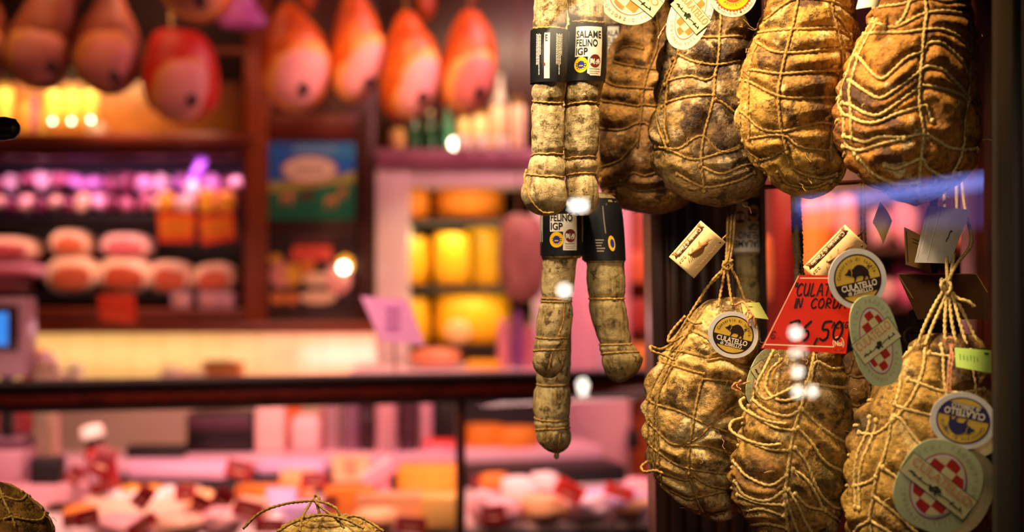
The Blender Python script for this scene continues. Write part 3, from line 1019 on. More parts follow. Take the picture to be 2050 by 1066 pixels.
culatello(rowsP, 1.82, 'amber corded ham beside the window frame with four tags, lower row', DUSK,
          [.13, .22, .31, .40, .50, .60, .70], [-170, -136, -98, -60, -20, 60, 120], front=[[(1800,756),(1852,775),(1900,780),(1960,775)], [(1768,806),(1790,813),(1834,822),(1876,827),(1940,835)], [(1800,700),(1778,780),(1757,837),(1742,906),(1731,940),(1725,985),(1721,1030),(1730,1090)], [(1765,828),(1775,832),(1800,868),(1841,902),(1890,930),(1950,940)], [(1759,837),(1730,862),(1708,866)], [(1742,926),(1783,957),(1807,975),(1860,1000),(1940,1010)], [(1725,981),(1759,1009),(1793,1040),(1828,1060),(1900,1090)], [(1721,1030),(1749,1047),(1773,1066),(1800,1100)], [(1721,1030),(1705,1045),(1698,1060)], [(1728,834),(1706,892),(1697,957),(1700,1009)], [(1735,838),(1714,895),(1704,958),(1706,1010)], [(1697,968),(1716,957),(1730,945)], [(1840,690),(1825,740),(1800,790),(1762,835)], [(1870,690),(1868,760),(1880,830),(1890,930)], [(1930,700),(1938,780),(1945,870),(1950,950)], [(1845,705),(1890,712),(1950,718)]],
          seed=7, sag=.026, tilt=.006, fray=12, lump=.08, wob=.016,
          hang=P_hang, r=.0022, cord=CORD_PALE)
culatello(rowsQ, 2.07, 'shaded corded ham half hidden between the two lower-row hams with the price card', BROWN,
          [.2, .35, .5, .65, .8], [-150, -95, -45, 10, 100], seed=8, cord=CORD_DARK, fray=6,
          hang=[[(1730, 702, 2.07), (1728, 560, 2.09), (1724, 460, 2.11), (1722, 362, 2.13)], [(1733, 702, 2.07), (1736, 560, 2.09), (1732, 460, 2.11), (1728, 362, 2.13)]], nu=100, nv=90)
# hams lying on the display sill, cut by the lower border of the view
rowsT = [(1030, 638, 662), (1036, 600, 705), (1048, 572, 738), (1066, 548, 765), (1110, 515, 800), (1160, 500, 812), (1215, 515, 800), (1252, 560, 750), (1262, 600, 710), (1264, 640, 670)]
T_ex = [
    [(640, 1030, 1.95), (634, 1010, 1.96), (628, 1000, 1.97), (634, 992, 1.97), (640, 1002, 1.96), (632, 1008, 1.96)],
    [(486, 1060, 1.90), (520, 1028, 1.91), (570, 1010, 1.93), (622, 1004, 1.96), (640, 1006, 1.96)],
    [(600, 1066, 1.90), (606, 1035, 1.92), (622, 1008, 1.955)],
    [(636, 1004, 1.955), (658, 1010, 1.94), (676, 1022, 1.93), (680, 1042, 1.93)],
    [(632, 1006, 1.955), (650, 1022, 1.94), (672, 1038, 1.93), (690, 1060, 1.92)],
    [(680, 1040, 1.93), (710, 1034, 1.92), (736, 1044, 1.92), (770, 1066, 1.91)],
    [(555, 1066, 1.90), (590, 1046, 1.92), (640, 1032, 1.93), (690, 1040, 1.92), (730, 1060, 1.91)]]
culatello(rowsT, 2.0, 'yellow corded ham standing on the sill before the glass counter, only its tied top showing', TAN,
          [.10, .16, .24, .34, .5, .7], [-170, -130, -92, -50, -15, 40, 100, 140], seed=9, sag=.01, fray=14, loops=T_ex, nu=130, nv=100, r=.0018)
rowsR = [(966, -24, 2), (974, -52, 26), (990, -76, 50), (1006, -94, 68), (1030, -112, 90), (1060, -121, 103), (1110, -124, 106), (1170, -118, 100), (1230, -90, 80), (1264, -60, 50), (1278, -20, 15)]
culatello(rowsR, 1.96, 'dull brown corded ham on the sill below the weighing scale', DUSK,
          [.12, .24, .36, .5, .65, .8], [-150, -100, -55, 0, 90], seed=10, sag=.03, tilt=.05, fray=30, nu=130, nv=110, r=.0017, groove=.002, lump=.04, cord=CORD_PALE)
rowsS = [(1028, -45, -25), (1033, -80, 0), (1052, -105, 22), (1090, -120, 40), (1160, -125, 48), (1240, -105, 35), (1310, -75, 5), (1343, -40, -30)]
culatello(rowsS, 1.80, 'small tawny corded ham cut by the picture corner on the sill', BROWN,
          [.12, .24, .36, .5, .65, .8], [-150, -105, -70, -35, 0, 60, 120], seed=11, sag=.02, fray=8, nu=110, nv=90, r=.0013)

# ---------------------------------------------------------------- salami
SAL1 = salami_casing('pale salami casing', '#9c8458', '#c0a878', '#dccba0', '#5a4424', 1)
SAL2 = salami_casing('tan salami casing', '#8f7443', '#b39a64', '#cdb98a', '#4c3616', 2)
SAL3 = salami_casing('dark salami casing', '#6d5a34', '#8e7a4c', '#a8966a', '#3a2a12', 3)
INK = mat('#101218', '#161a22', 40, .42, 0, .4)
WHITE = mat('#e9e4da', '#f2eee6', 30, .45)
YEL = mat('#f2c21a', '#f6cc2c', 30, .4)
BLUE = mat('#202a8a', '#2a369c', 30, .4)
MAROON = mat('#6a2420', '#7a2c26', 30, .4)
GREYINK = mat('#9a8c80', '#a89a8c', 60, .5)

def salami(rows, d, label, cas, rings, seed, bands=(), hang=None, ratio=.95, tilt=0, cordm=None, nv=150, tail=False, lump=.05, seams=(), group=None):
    b = Body(rows, d, ratio, seed, lump, fine=.0009, groove=.0022, gw=.006)
    rs = [ring_path(b, b.vy(y), t, [0, 180], 0, .0035, seed + i) for i, (y, t) in enumerate(rings)]
    rs2 = [[(a, v + sl * .5 * cos(a) ) for a, v in p] for p, (y, sl) in zip(rs, rings)]
    sm = [b.path([(b.tx(x, y), b.vy(y)) for x, y in s_], 10) for s_ in seams]
    b.set_strings(rs2 + sm)
    root = thing('salami', label, 'salami', P((rows[-1][1] + rows[-1][2]) / 2, rows[-1][0], d), group)
    mb = MB(); b.mesh(mb, cas, 72, nv); mb.build('casing', root, loc=b.c, angle=80)
    for p in rs2 + sm:
        mb = MB()
        mb.rope([b.pt(a, v, .0006) for a, v in p], .0013, cordm or CORD, smooth=False)
        mb.build('string_ring', root, angle=80)
    for h in hang or []:
        mb = MB()
        mb.rope([P(*q) for q in h], .0014, CORD)
        mb.build('hanging_string', root, angle=80)
    if tail:
        x, y = (rows[-1][1] + rows[-1][2]) / 2, rows[-1][0]
        mb = MB(); mb.blob(P(x, y + 4, d), (.004, .004, .006), cas, 12, .3); mb.build('end_tip', root)
    for bd in bands:
        label_band(b, root, **bd)
    return root, b

def label_band(b, root, y0, y1, turn=0, face='felino', flip=False, scale=1.0, skew=0):
    """printed black sleeve; turn = degrees the printed face is turned away"""
    yc = (y0 + y1) / 2
    _, cx, a, z, _ = b.prof(b.vy(yc))
    apx = (a + .0034) / b.k
    def fn(u, v, h):
        if flip:
            u, v = -u, -v
        y = yc - v
        _, cx, aa, z, _ = b.prof(b.vy(y))
        r = aa + .0034 + h
        th = radians(-90 + turn) + (u * scale + skew * v) / apx
        return Vector((cx + r * cos(th), b.d + r * b.ratio * sin(th), z))
    p = Print(fn, .00016)
    H = (y1 - y0) / 2
    W = pi * apx / scale
    p.rect(-W, -H, W, H, INK, 0, 64, 6)
    # rims of the sleeve
    p.ring(0, 0, 0, 0, 0, INK, 0, 3)
    s = H / 57                         # artwork drawn for a sleeve 114 high
    if face == 'felino':
        p.rect(-28 * s, 50 * s, 29 * s, -10 * s, WHITE, 1, 14, 2)
        p.rect(-1 * s, -1 * s, 29 * s, -47 * s, WHITE, 1, 8, 2)
        for t, y in (('SALAME', 29), ('FELINO', 12), ('IGP', -5)):
            w = text_mesh(t, .02)
            width = {'SALAME': 52, 'FELINO': 44, 'IGP': 24}[t] * s
            size = 19.5 * s
            p.text(t, -26 * s, (y - 1) * s, size, INK, 3, align='l', sx=width / ((w[3] - w[2]) * size), bold=.02)
        p.ellipse(-14 * s, -26 * s, 14.5 * s, 15.5 * s, YEL, 2, 30)
        p.ellipse(-14 * s, -26 * s, 8 * s, 8.5 * s, BLUE, 3, 20)
        for i in range(12):
            aa = 2 * pi * i / 12
            p.ellipse(-14 * s + 8.3 * s * cos(aa), -26 * s + 8.8 * s * sin(aa), 1.6 * s, 1.6 * s, YEL, 4, 6)
        p.rect(-18 * s, -27 * s, -10 * s, -29 * s, YEL, 4, 2, 1)
        p.ellipse(14 * s, -18 * s, 12 * s, 13 * s, MAROON, 2, 26)
        p.text('Noi', 14 * s, -25 * s, 17 * s, WHITE, 3, sx=.85, bold=.0)
        p.rect(3 * s, -33 * s, 25 * s, -34.5 * s, GREYINK, 2, 5, 1)
        p.rect(3 * s, -38 * s, 26 * s, -39 * s, GREYINK, 2, 5, 1)
        p.rect(3 * s, -42 * s, 22 * s, -43 * s, GREYINK, 2, 5, 1)
        # small print round the back of the sleeve
        for u0 in (-70, -58, 48, 60):
            for i in range(3):
                p.rect((u0 + i * 3.4) * s, 44 * s, (u0 + i * 3.4 + 1.6) * s, (-30 + 22 * (i % 2)) * s, WHITE, 1, 1, 4)
    elif face == 'side':
        # narrow white panel with the tail of the name, small print each side
        p.rect(-12 * s, 47 * s, 0, -50 * s, WHITE, 1, 4, 2)
        p.text('E', -10 * s, 30 * s, 19 * s, INK, 3, align='l', sx=.6, bold=.03)
        p.ellipse(-11.5 * s, -20 * s, 2.5 * s, 4 * s, MAROON, 2, 12)
        rnd = random.Random(4)
        for u0, n_ in ((-31, 4), (14, 5)):
            for i in range(n_):
                top, bot = 46 - 2 * (i % 2), -20 - 22 * (i == 2) + (20 if i == n_ - 1 else 0)
                y = top
                while y > bot:
                    h = rnd.uniform(3, 8)
                    p.rect((u0 + i * 3.1) * s, y * s, (u0 + i * 3.1 + 1.9) * s, max(bot, y - h) * s, WHITE, 1, 1, 1)
                    y -= h + 1
    elif face == 'back':
        p.rect(2 * s, 42 * s, 4 * s, -8 * s, GREYINK, 1, 1, 4)
        p.ellipse(12 * s, -26 * s, 7 * s, 14 * s, YEL, 1, 24)
        p.ellipse(13 * s, -26 * s, 4 * s, 8 * s, BLUE, 2, 16)
        for i in range(5):
            p.rect(-18 * s, (-19 - i * 5) * s, (-2 - 3 * (i % 3)) * s, (-21 - i * 5) * s, GREYINK, 1, 2, 1)
    p.mb.build('label', root, angle=50)

salami([(-90, 1096, 1112), (-60, 1082, 1128), (-20, 1074, 1134), (30, 1071, 1134), (60, 1067, 1134), (110, 1066, 1133), (168, 1066, 1132), (200, 1064, 1129), (260, 1066, 1128), (310, 1063, 1128), (350, 1054, 1130), (380, 1046, 1133), (402, 1049, 1134), (418, 1060, 1126), (427, 1075, 1112), (430, 1088, 1098)],
       1.93, 'pale salami outermost in the upper row, its sleeve turned so only a letter E shows', SAL1,
       [(58, .004), (204, .006), (312, -.004), (352, .010)], 1, [dict(y0=62, y1=168, turn=0, face='side')], hang=[[(1104, -88, 1.93), (1104, -210, 1.99)], [(1054, 340, 1.90), (1050, 360, 1.885), (1062, 400, 1.875), (1085, 425, 1.88), (1110, 426, 1.885)]])
salami([(-90, 1160, 1172), (-60, 1146, 1188), (-20, 1139, 1200), (30, 1138, 1208), (60, 1141, 1211), (110, 1139, 1211), (160, 1136, 1208), (165, 1132, 1206), (200, 1130, 1202), (260, 1130, 1198), (310, 1130, 1196), (350, 1131, 1194), (375, 1133, 1197), (400, 1138, 1198), (418, 1150, 1192), (430, 1160, 1180)],
       1.95, 'pale salami whose sleeve reads SALAME FELINO IGP in full, hung beside the outermost one', SAL1,
       [(44, .006), (212, -.006), (318, -.006), (352, -.006)], 2, [dict(y0=52, y1=166, turn=2, face='felino')], hang=[[(1166, -88, 1.95), (1166, -210, 1.99)]])
salami([(-60, 1138, 1150), (-30, 1118, 1170), (60, 1112, 1174), (180, 1108, 1170), (260, 1108, 1168), (330, 1112, 1166), (350, 1125, 1150)],
       2.05, 'salami squeezed behind the first two, a strip of its white sleeve between them', SAL2,
       [(200, .004), (300, .004)], 3, [dict(y0=66, y1=176, turn=-6, face='felino')], hang=[[(1144, -58, 2.05), (1144, -200, 2.0)]])
salami([(-60, 1228, 1242), (-30, 1212, 1258), (60, 1206, 1262), (180, 1204, 1258), (260, 1206, 1252), (330, 1212, 1246), (345, 1222, 1236)],
       2.24, 'salami half behind the small brown ham, its sleeve ending AME and NO', SAL2,
       [(200, .004), (300, .004)], 4, [dict(y0=52, y1=150, turn=-8, face='felino')], hang=[[(1235, -58, 2.24), (1235, -150, 2.2), (1235, -215, 2.0)]])
salami([(-60, 1286, 1300), (-30, 1270, 1316), (60, 1264, 1320), (180, 1262, 1316), (260, 1264, 1310), (330, 1270, 1304), (345, 1280, 1294)],
       2.30, 'salami almost hidden behind the small brown ham, only a letter A on its sleeve clear', SAL2,
       [(200, .004), (300, .004)], 5, [dict(y0=52, y1=150, turn=22, face='felino')], hang=[[(1293, -58, 2.30), (1293, -150, 2.2), (1293, -215, 2.0)]])
salami([(385, 1112, 1140), (392, 1098, 1152), (410, 1088, 1160), (450, 1086, 1163), (512, 1086, 1162), (520, 1088, 1153), (560, 1086, 1148), (600, 1082, 1146), (640, 1076, 1144), (680, 1069, 1140), (710, 1065, 1134), (735, 1069, 1128), (750, 1080, 1116), (757, 1092, 1106)],
       2.03, 'mottled salami in the lower row with the FELINO IGP sleeve under the pale ones', SAL2,
       [(598, .0), (604, .002), (676, .002), (702, -.008)], 6, [dict(y0=398, y1=512, turn=3, face='felino')], seams=[[(1130, 600), (1128, 640), (1118, 672)], [(1106, 705), (1100, 730), (1097, 752)]],
       hang=[[(1126, 387, 2.03), (1126, 396, 2.13)]])
salami([(470, 1098, 1112), (500, 1090, 1136), (560, 1090, 1142), (640, 1084, 1143), (700, 1078, 1142), (760, 1073, 1141), (800, 1069, 1141), (840, 1069, 1142), (870, 1072, 1143), (890, 1082, 1140), (902, 1096, 1130), (908, 1108, 1120)],
       2.11, 'longest salami, its rounded tip hanging below its neighbour over the counter rail', SAL2,
       [(770, .002), (838, .004), (860, -.010)], 7, [], seams=[[(1122, 866), (1119, 890), (1114, 905)]], hang=[[(1106, 472, 2.11), (1106, 396, 2.13)]], tail=True)
salami([(388, 1190, 1206), (394, 1176, 1224), (410, 1166, 1238), (450, 1162, 1244), (520, 1170, 1248), (526, 1176, 1246), (570, 1177, 1250), (610, 1180, 1252), (650, 1190, 1256), (680, 1198, 1262), (695, 1199, 1272), (715, 1203, 1286), (735, 1208, 1282), (752, 1216, 1268), (762, 1226, 1252), (765, 1234, 1244)],
       2.06, 'grey-brown crooked salami with a black sleeve turned backwards, bent tip at the bottom', SAL3,
       [(598, .0), (690, -.004), (708, -.014)], 8, [dict(y0=398, y1=522, turn=2, face='back', skew=-.06)], hang=[[(1200, 390, 2.06), (1200, 392, 2.13)]])
salami([(372, 1486, 1500), (384, 1470, 1516), (420, 1466, 1518), (505, 1466, 1520), (512, 1472, 1516), (560, 1474, 1518), (620, 1478, 1520), (680, 1480, 1520), (720, 1484, 1516), (738, 1496, 1506)],
       2.26, 'dim salami behind the strings of the tan ham, its sleeve printed upside down', SAL3,
       [(560, .002), (640, .002)], 9, [dict(y0=396, y1=512, turn=-2, face='felino', flip=True)], hang=[[(1494, 374, 2.26), (1494, 366, 2.14)]])
# ---------------------------------------------------------------- tags and price cards
PAPER = mat('#efe4cc', '#f6eedb', 60, .6)
IVORY = mat('#e6dfa8', '#efe8b8', 60, .5)
PALEGREEN = mat('#c8d6a4', '#d4dfb2', 60, .5)
TAGWHITE = mat('#dcdbe2', '#e8e6ec', 60, .35)
ORANGE = mat('#ee7d34', '#f28a42', 60, .5)
REDINK = mat('#b8241c', '#c42e22', 60, .45)
DKINK = mat('#20120e', '#2a1812', 60, .4)
TAGGOLD = mat('#d8b23e', '#e2be50', 60, .4)
GREENINK = mat('#22301e', '#2c3a26', 60, .5)
ORINK = mat('#d88850', '#e09660', 60, .5)
KRAFT = mat('#dcbc84', '#e6c894', 30, .7)
KRAFTD = mat('#9a6c34', '#a87a40', 50, .7)
OLDBLUE = mat('#27265a', '#322f6a', 60, .4)

BOAR = [(-30, 6), (-24, 9), (-21, 12), (-20, 16), (-17, 14), (-14, 17), (-12, 13), (-8, 15), (-3, 19), (3, 21), (9, 20), (15, 17), (20, 12), (24, 6), (25, 0), (24, -6), (26, -11), (23, -15), (20, -15), (21, -10), (17, -7), (15, -11), (11, -15), (7, -15), (11, -9), (9, -5), (2, -4), (-4, -5), (-7, -10), (-9, -14), (-13, -14), (-10, -8), (-12, -2), (-17, -1), (-22, 2), (-27, 3)]

def boar_tag(px, py, d, R, roll, yaw, pitch, label, rx=1.0, ry=1.0, back=None, ink=None, group=None, twine=()):
    ink = ink or DKINK
    s = R / 48
    p = card(px, py, d, roll, yaw, pitch, th=.0022)
    p.outline(ell_pts(R * rx, R * ry, 56), TAGWHITE)
    r = 39.5 * s
    p.ellipse(0, 0, r * rx, r * ry, ink, 1, 48)
    p.ellipse(0, 0, 37 * s * rx, 37 * s * ry, TAGGOLD, 2, 48)
    # dark band with the name
    c = [(x, y) for x, y in ell_pts(37.6 * s * rx, 37.6 * s * ry, 64)]
    band = clip_poly([(-60 * s, -4 * s), (-60 * s, -24 * s), (60 * s, -24 * s), (60 * s, -4 * s)][::-1], c)
    p.poly(band[::-1], ink, 3)
    w = text_mesh('CULATELLO', .03)
    p.text('CULATELLO', 0, -15.5 * s, 13.5 * s, PAPER, 5, sx=60 * s * rx / ((w[3] - w[2]) * 13.5 * s), bold=.03)
    w = text_mesh('di ZIBELLO', .025)
    p.text('di ZIBELLO', 0, -23 * s, 9 * s, PAPER, 5, sx=42 * s * rx / ((w[3] - w[2]) * 9 * s), bold=.025)
    p.arc('Consorzio di tutela', 0, 0, 28.5 * s * rx, 28.5 * s * ry, 172, 8, 8.5 * s, ink, 5, sx=.85, bold=.012)
    q = [(x * s * .72 + 2 * s, (y + 1) * s * .72 + 6 * s) for x, y in BOAR]
    p.poly(q[::-1], ink, 4)
    p.stroke([(-8 * s, 17 * s), (-7 * s, 12 * s), (-9 * s, 7 * s)], 1.0 * s, TAGGOLD, 5)
    p.stroke([(20 * s, 12 * s), (23 * s, 15 * s), (21 * s, 17 * s), (19 * s, 15 * s)], 1.6 * s, ink, 4)
    o = p.mb.build('boar_tag', smooth=False, loc=p.o)
    tag(o, label, 'tag', group)
    if twine:
        m = MB()
        for t in twine:
            m.rope([P(*q) for q in t], .0014, TWINE)
        m.build('twine', o, angle=80)
    if back:
        dx, dy, dd = back
        p2 = card(px + dx, py + dy, d + dd, roll, yaw, pitch, th=.002)
        p2.outline(ell_pts(R * rx * 1.0, R * ry * 1.0, 56), mat('#c8b890', '#d8cba6', 40, .6))
        m = p2.mb.build('tag_back', o, smooth=False)
    return o

def sprig(p, s, x0, y0, x1, y1, m, layer=4):
    """the black engraved spray printed across the banner, an eagle-like knot in its middle"""
    L = hypot(x1 - x0, y1 - y0)
    ux, uy = (x1 - x0) / L, (y1 - y0) / L
    at = lambda t, o: (x0 + ux * t * L - uy * o, y0 + uy * t * L + ux * o)
    rnd = random.Random(2)
    p.stroke([at(i / 10, 1.2 * s * sin(i * 1.9)) for i in range(11)], 1.8 * s, m, layer)
    for i in range(26):
        t = rnd.uniform(0, .22) if i % 2 else rnd.uniform(.72, 1)
        o = rnd.uniform(-4, 4) * s
        a = at(t, 0); b = at(t + rnd.uniform(-.03, .03), o)
        p.stroke([a, b], 1.5 * s, m, layer)
    for a, b, c, e in ((.42, -2, .50, 6), (.46, -3, .58, 3), (.5, 5, .54, -5), (.47, 4, .56, 5), (.40, 2, .44, -4)):
        p.stroke([at(a, b * s), at(c, e * s)], 3.2 * s, m, layer)

def check_tag(px, py, d, rx, ry, roll, yaw, pitch, banner, label, red=None, paper=None, sup=2.3, back=None, lettering=True, twine=(), bw=.98, notch=False, group=None):
    """oval tag: chequered shield, red ring, tilted banner reading CULATELLO"""
    red = red or REDINK
    paper = paper or PALEGREEN
    s = (rx + ry) / 2 / 60
    p = card(px, py, d, roll, yaw, pitch, th=.0018)
    p.outline(ell_pts(rx, ry, 64, sup), paper)
    p.ellipse(0, 0, rx * .66, ry * .74, red, 1, 56)
    p.ellipse(0, 0, rx * .625, ry * .715, TAGWHITE, 2, 56)
    p.checks(0, 0, rx * .575, ry * .665, rx * .33, [red, IVORY], 3, rot=banner)
    ca, sa = cos(radians(banner)), sin(radians(banner))
    W, Hh = rx * bw, ry * .27
    def rr(w, h):
        return [(x * ca - y * sa, x * sa + y * ca) for x, y in ((-w, -h), (w, -h), (w, h), (-w, h))]
    p.poly(rr(W, Hh), GREENINK, 5)
    p.poly(rr(W - 1.2 * s, Hh - 1.2 * s), IVORY, 6)
    sz = Hh * 1.05
    w = text_mesh('CULATELLO', .012)
    off = Hh * .12
    p.text('CULATELLO', -off * sa, off * ca, sz, ORINK, 8, rot=banner, sx=W * 1.75 / ((w[3] - w[2]) * sz), bold=.012)
    off = -Hh * .45
    sprig(p, s, -W * .8 * ca - off * sa, -W * .8 * sa + off * ca, W * .8 * ca - off * sa, W * .8 * sa + off * ca, GREENINK, 8)
    if lettering:
        p.arc('ANTICHI PRODUTTORI', 0, 0, rx * .80, ry * .83, 185, -10, 9.5 * s, GREYINK, 4, sx=.8)
        p.arc('CONSORZIO TUTELA', 0, 0, rx * .86, ry * .90, 200, 340, 8 * s, GREYINK, 4, sx=.8)
    o = p.mb.build('shield_tag', smooth=False, loc=p.o)
    tag(o, label, 'tag', group)
    if back:
        dx, dy, dd = back
        p2 = card(px + dx, py + dy, d + dd, roll, yaw, pitch, th=.002)
        p2.outline(ell_pts(rx, ry, 56, sup), mat('#c8b890', '#d8cba6', 40, .6))
        p2.mb.build('tag_back', o, smooth=False)
    if twine:
        m = MB()
        for t in twine:
            m.rope([P(*q) for q in t], .0014, TWINE)
        m.build('twine', o, angle=80)
    return o

check_tag(1263, -22, 1.965, 72, 72, 0, 6, 0, -37, 'large round tag with orange checks, cut by the top edge of the view', ORANGE, PAPER, sup=2.0)
check_tag(1383, 26, 1.905, 41, 76, -21, -6, 0, -29, 'narrow oval tag with orange checks and a CULATELLO banner on the grey ham', ORANGE, PAPER, sup=2.3, bw=1.0,
          twine=[[(1362, 35, 1.925), (1345, 42, 1.93), (1332, 55, 1.935), (1322, 68, 1.94)], [(1335, 48, 1.93), (1326, 62, 1.935), (1318, 78, 1.94)]])
check_tag(1754, 683, 1.755, 50, 93, 14, 10, 0, 22, 'oval red-checked tag overlapping the lower edge of the round boar tag by the price card', REDINK, PALEGREEN, sup=2.5, bw=.98)
check_tag(1878, 974, 1.69, 82, 92, -24, -4, 0, -14, 'biggest red-checked tag, at the bottom beside the window frame', REDINK, PALEGREEN, sup=2.5, back=(26, 6, .012), bw=.98)
check_tag(1532, 758, 1.962, 36, 62, -20, 14, 0, -34, 'red-checked tag tucked between the tan ham and the ham under the price card', REDINK, PALEGREEN, sup=2.3,
          twine=[[(1500, 765, 1.93), (1485, 770, 1.925), (1472, 768, 1.92), (1466, 778, 1.918), (1478, 784, 1.918)], [(1484, 762, 1.925), (1474, 772, 1.92), (1484, 782, 1.92)]])
boar_tag(1468, 671, 1.925, 49, -14, 4, 0, 'round boar tag at the top of the tan ham in the lower row', rx=1.04, ry=.95,
         twine=[[(1498, 622, 1.935), (1490, 632, 1.93), (1498, 640, 1.925), (1506, 632, 1.925), (1500, 624, 1.93), (1496, 640, 1.925), (1502, 655, 1.925)],
                [(1504, 628, 1.93), (1510, 645, 1.925), (1512, 662, 1.93)], [(1470, 612, 1.94), (1488, 606, 1.94), (1500, 622, 1.93)]])
boar_tag(1717, 559, 1.79, 61, 13, 6, 0, 'round boar tag overlapping the corner of the red price card', rx=.98, ry=1.0)
boar_tag(1928, 843, 1.695, 66, 168, -8, 0, 'round boar tag hanging upside down on red twine beside the window frame', rx=.97, ry=.86, back=(14, 18, .012), ink=OLDBLUE,
         twine=[[(1908, 690, 1.72), (1901, 720, 1.71), (1899, 750, 1.705), (1896, 785, 1.70)], [(1902, 690, 1.72), (1908, 715, 1.71), (1904, 745, 1.705), (1902, 788, 1.70)], [(1896, 695, 1.725), (1893, 682, 1.725), (1903, 676, 1.72), (1910, 690, 1.72)]])

# round protected-origin seal at the top
p = card(1467, -15, 1.90, 8, 0, 0, th=.002)
p.outline(ell_pts(49, 49, 56), PAPER)
star = []
for i in range(72):
    r = 40 if i % 2 else 36
    star.append((r * cos(2 * pi * i / 72), r * sin(2 * pi * i / 72)))
p.poly(star, mat('#d8481e', '#e0522a', 40, .4), 1)
p.ellipse(0, 0, 34.5, 34.5, YEL, 2, 48)
p.ellipse(0, 0, 20, 20, mat('#d8481e', '#e0522a', 40, .4), 3, 40)
for i in range(12):
    a = 2 * pi * i / 12
    p.ellipse(15 * cos(a), 15 * sin(a), 1.6, 1.6, YEL, 4, 5)
p.arc('PROTETTA', 0, 0, 27, 27, 215, 325, 8, ORINK, 4)
p.arc('Garantito dal Ministero', 0, 0, 44, 44, 215, 325, 6, GREENINK, 3, sx=.9)
tag(p.mb.build('seal_tag', smooth=False, loc=p.o), 'round red and yellow serrated seal tag at the top of the grey ham', 'tag')

def kraft_tag(px, py, d, roll, w, h, label, dim=False, yaw=0, pitch=0, curl=0, twine=()):
    k1 = KRAFT
    p = card(px, py, d, roll, yaw, pitch, curl=curl, th=.0006)
    n = 14
    p.rect(-w / 2, -h / 2, w / 2, h / 2, k1, 0, n, 1)
    dk = mat('#8e5a22', '#9c682e', 50, .7)
    y0 = -h / 2 + 3
    p.rect(-w / 2 + 10, y0, w / 2 - 12, y0 + 13, dk, 1, n, 1)
    p.poly([(-w / 2 + 4, y0 - 2), (-w / 2 + 13, y0 - 2), (-w / 2 + 13, y0 + 11), (-w / 2 + 4, y0 + 11), (-w / 2 + 8, y0 + 4)], dk, 1)
    p.poly([(w / 2 - 5, y0 - 2), (w / 2 - 14, y0 - 2), (w / 2 - 14, y0 + 11), (w / 2 - 5, y0 + 11), (w / 2 - 9, y0 + 4)][::-1], dk, 1)
    wt = text_mesh('Culatello di Zibello', .01)
    p.text('Culatello di Zibello', -1, y0 + 3, 11.5, PAPER, 3, sx=(w - 28) / ((wt[3] - wt[2]) * 11.5), bold=.03)
    p.text('D.O.P', w / 2 - 13, y0 + 18, 8, dk, 3, sx=.9)
    # engraved pig and man
    md = mat('#9a6834', '#a87640', 40, .7)
    q = [(x * .95 - 4, y * .62 + y0 + 30) for x, y in BOAR]
    p.poly(q[::-1], md, 2)
    p.stroke([(-w * .36, y0 + 38), (-w * .22, y0 + 33)], 1.6, md, 2)
    for i in range(5):
        p.stroke([(8 + i * 4, y0 + 27 + 2 * (i % 2)), (14 + i * 4, y0 + 40 - i)], 1.4, md, 2)
    for i in range(10):
        x = -w * .3 + i * w * .065
        p.stroke([(x, h / 2 - 10 + (i % 3)), (x + 3, h / 2 - 7 - (i % 2) * 3), (x + 4, h / 2 - 10)], .9, md, 2)
    p.ellipse(-w / 2 + 8, h / 2 - 8, 2.2, 2.2, DKINK, 2, 12)
    o = p.mb.build('kraft_tag', smooth=True, loc=p.o)
    mod = o.modifiers.new('card', 'SOLIDIFY'); mod.thickness = .0004; mod.offset = -1
    tag(o, label, 'tag')
    if twine:
        m = MB()
        for t in twine:
            m.rope([P(*q) for q in t], .0011, CORD)
        m.build('twine', o, angle=80)
    return o
kraft_tag(1396, 500, 1.965, 229, 96, 66, 'buff card tag with a brown pig engraving hanging against the dark post', yaw=-8, curl=.9, twine=[[(1447, 478, 1.965), (1452, 474, 1.985), (1457, 470, 2.03)]])
kraft_tag(1672, 514, 1.88, 226, 118, 62, 'buff card tag with a brown banner above the red price card', yaw=-10, curl=1.6, twine=[[(1706, 480, 1.88), (1722, 470, 2.0), (1728, 462, 2.08)]])

def sheet(corners, d, m, name, label, prints=None, bend=.006, th=.0006, cat='tag'):
    """thin paper or card given by four photo corners (u across, v down)"""
    a, b, c, e = [P(x, y, dd) for x, y, dd in corners]
    nu = 10
    mb = MB()
    def at(u, v, lift=0):
        p = (a.lerp(b, u)).lerp(e.lerp(c, u), v)
        return p + Vector((0, -bend * 4 * u * (1 - u) - lift, 0))
    pts = [at(i / nu, j / 4) for j in range(5) for i in range(nu + 1)]
    pts2 = [p + Vector((0, th, 0)) for p in pts]
    n = len(pts)
    fs = [[j * (nu + 1) + i, (j + 1) * (nu + 1) + i, (j + 1) * (nu + 1) + i + 1, j * (nu + 1) + i + 1] for j in range(4) for i in range(nu)]
    mb.add(pts, fs, m)
    mb.add(pts2, [f[::-1] for f in fs], m)
    for (u0, v0, u1, v1, mm) in (prints or []):
        k = 5
        q = [at(u0 + (u1 - u0) * i / k, vv, .00025) for vv in (v0, v1) for i in range(k + 1)]
        mb.add(q, [[i, k + 1 + i, k + 2 + i, i + 1] for i in range(k)], mm)
    o = mb.build(name)
    return tag(o, label, cat)
WT = mat('#b9b6b4', '#c8c4c0', 40, .6)
lines = [(.10 + .0 * i, .14 + i * .12, .36, .155 + i * .12, GREYINK) for i in range(6)]
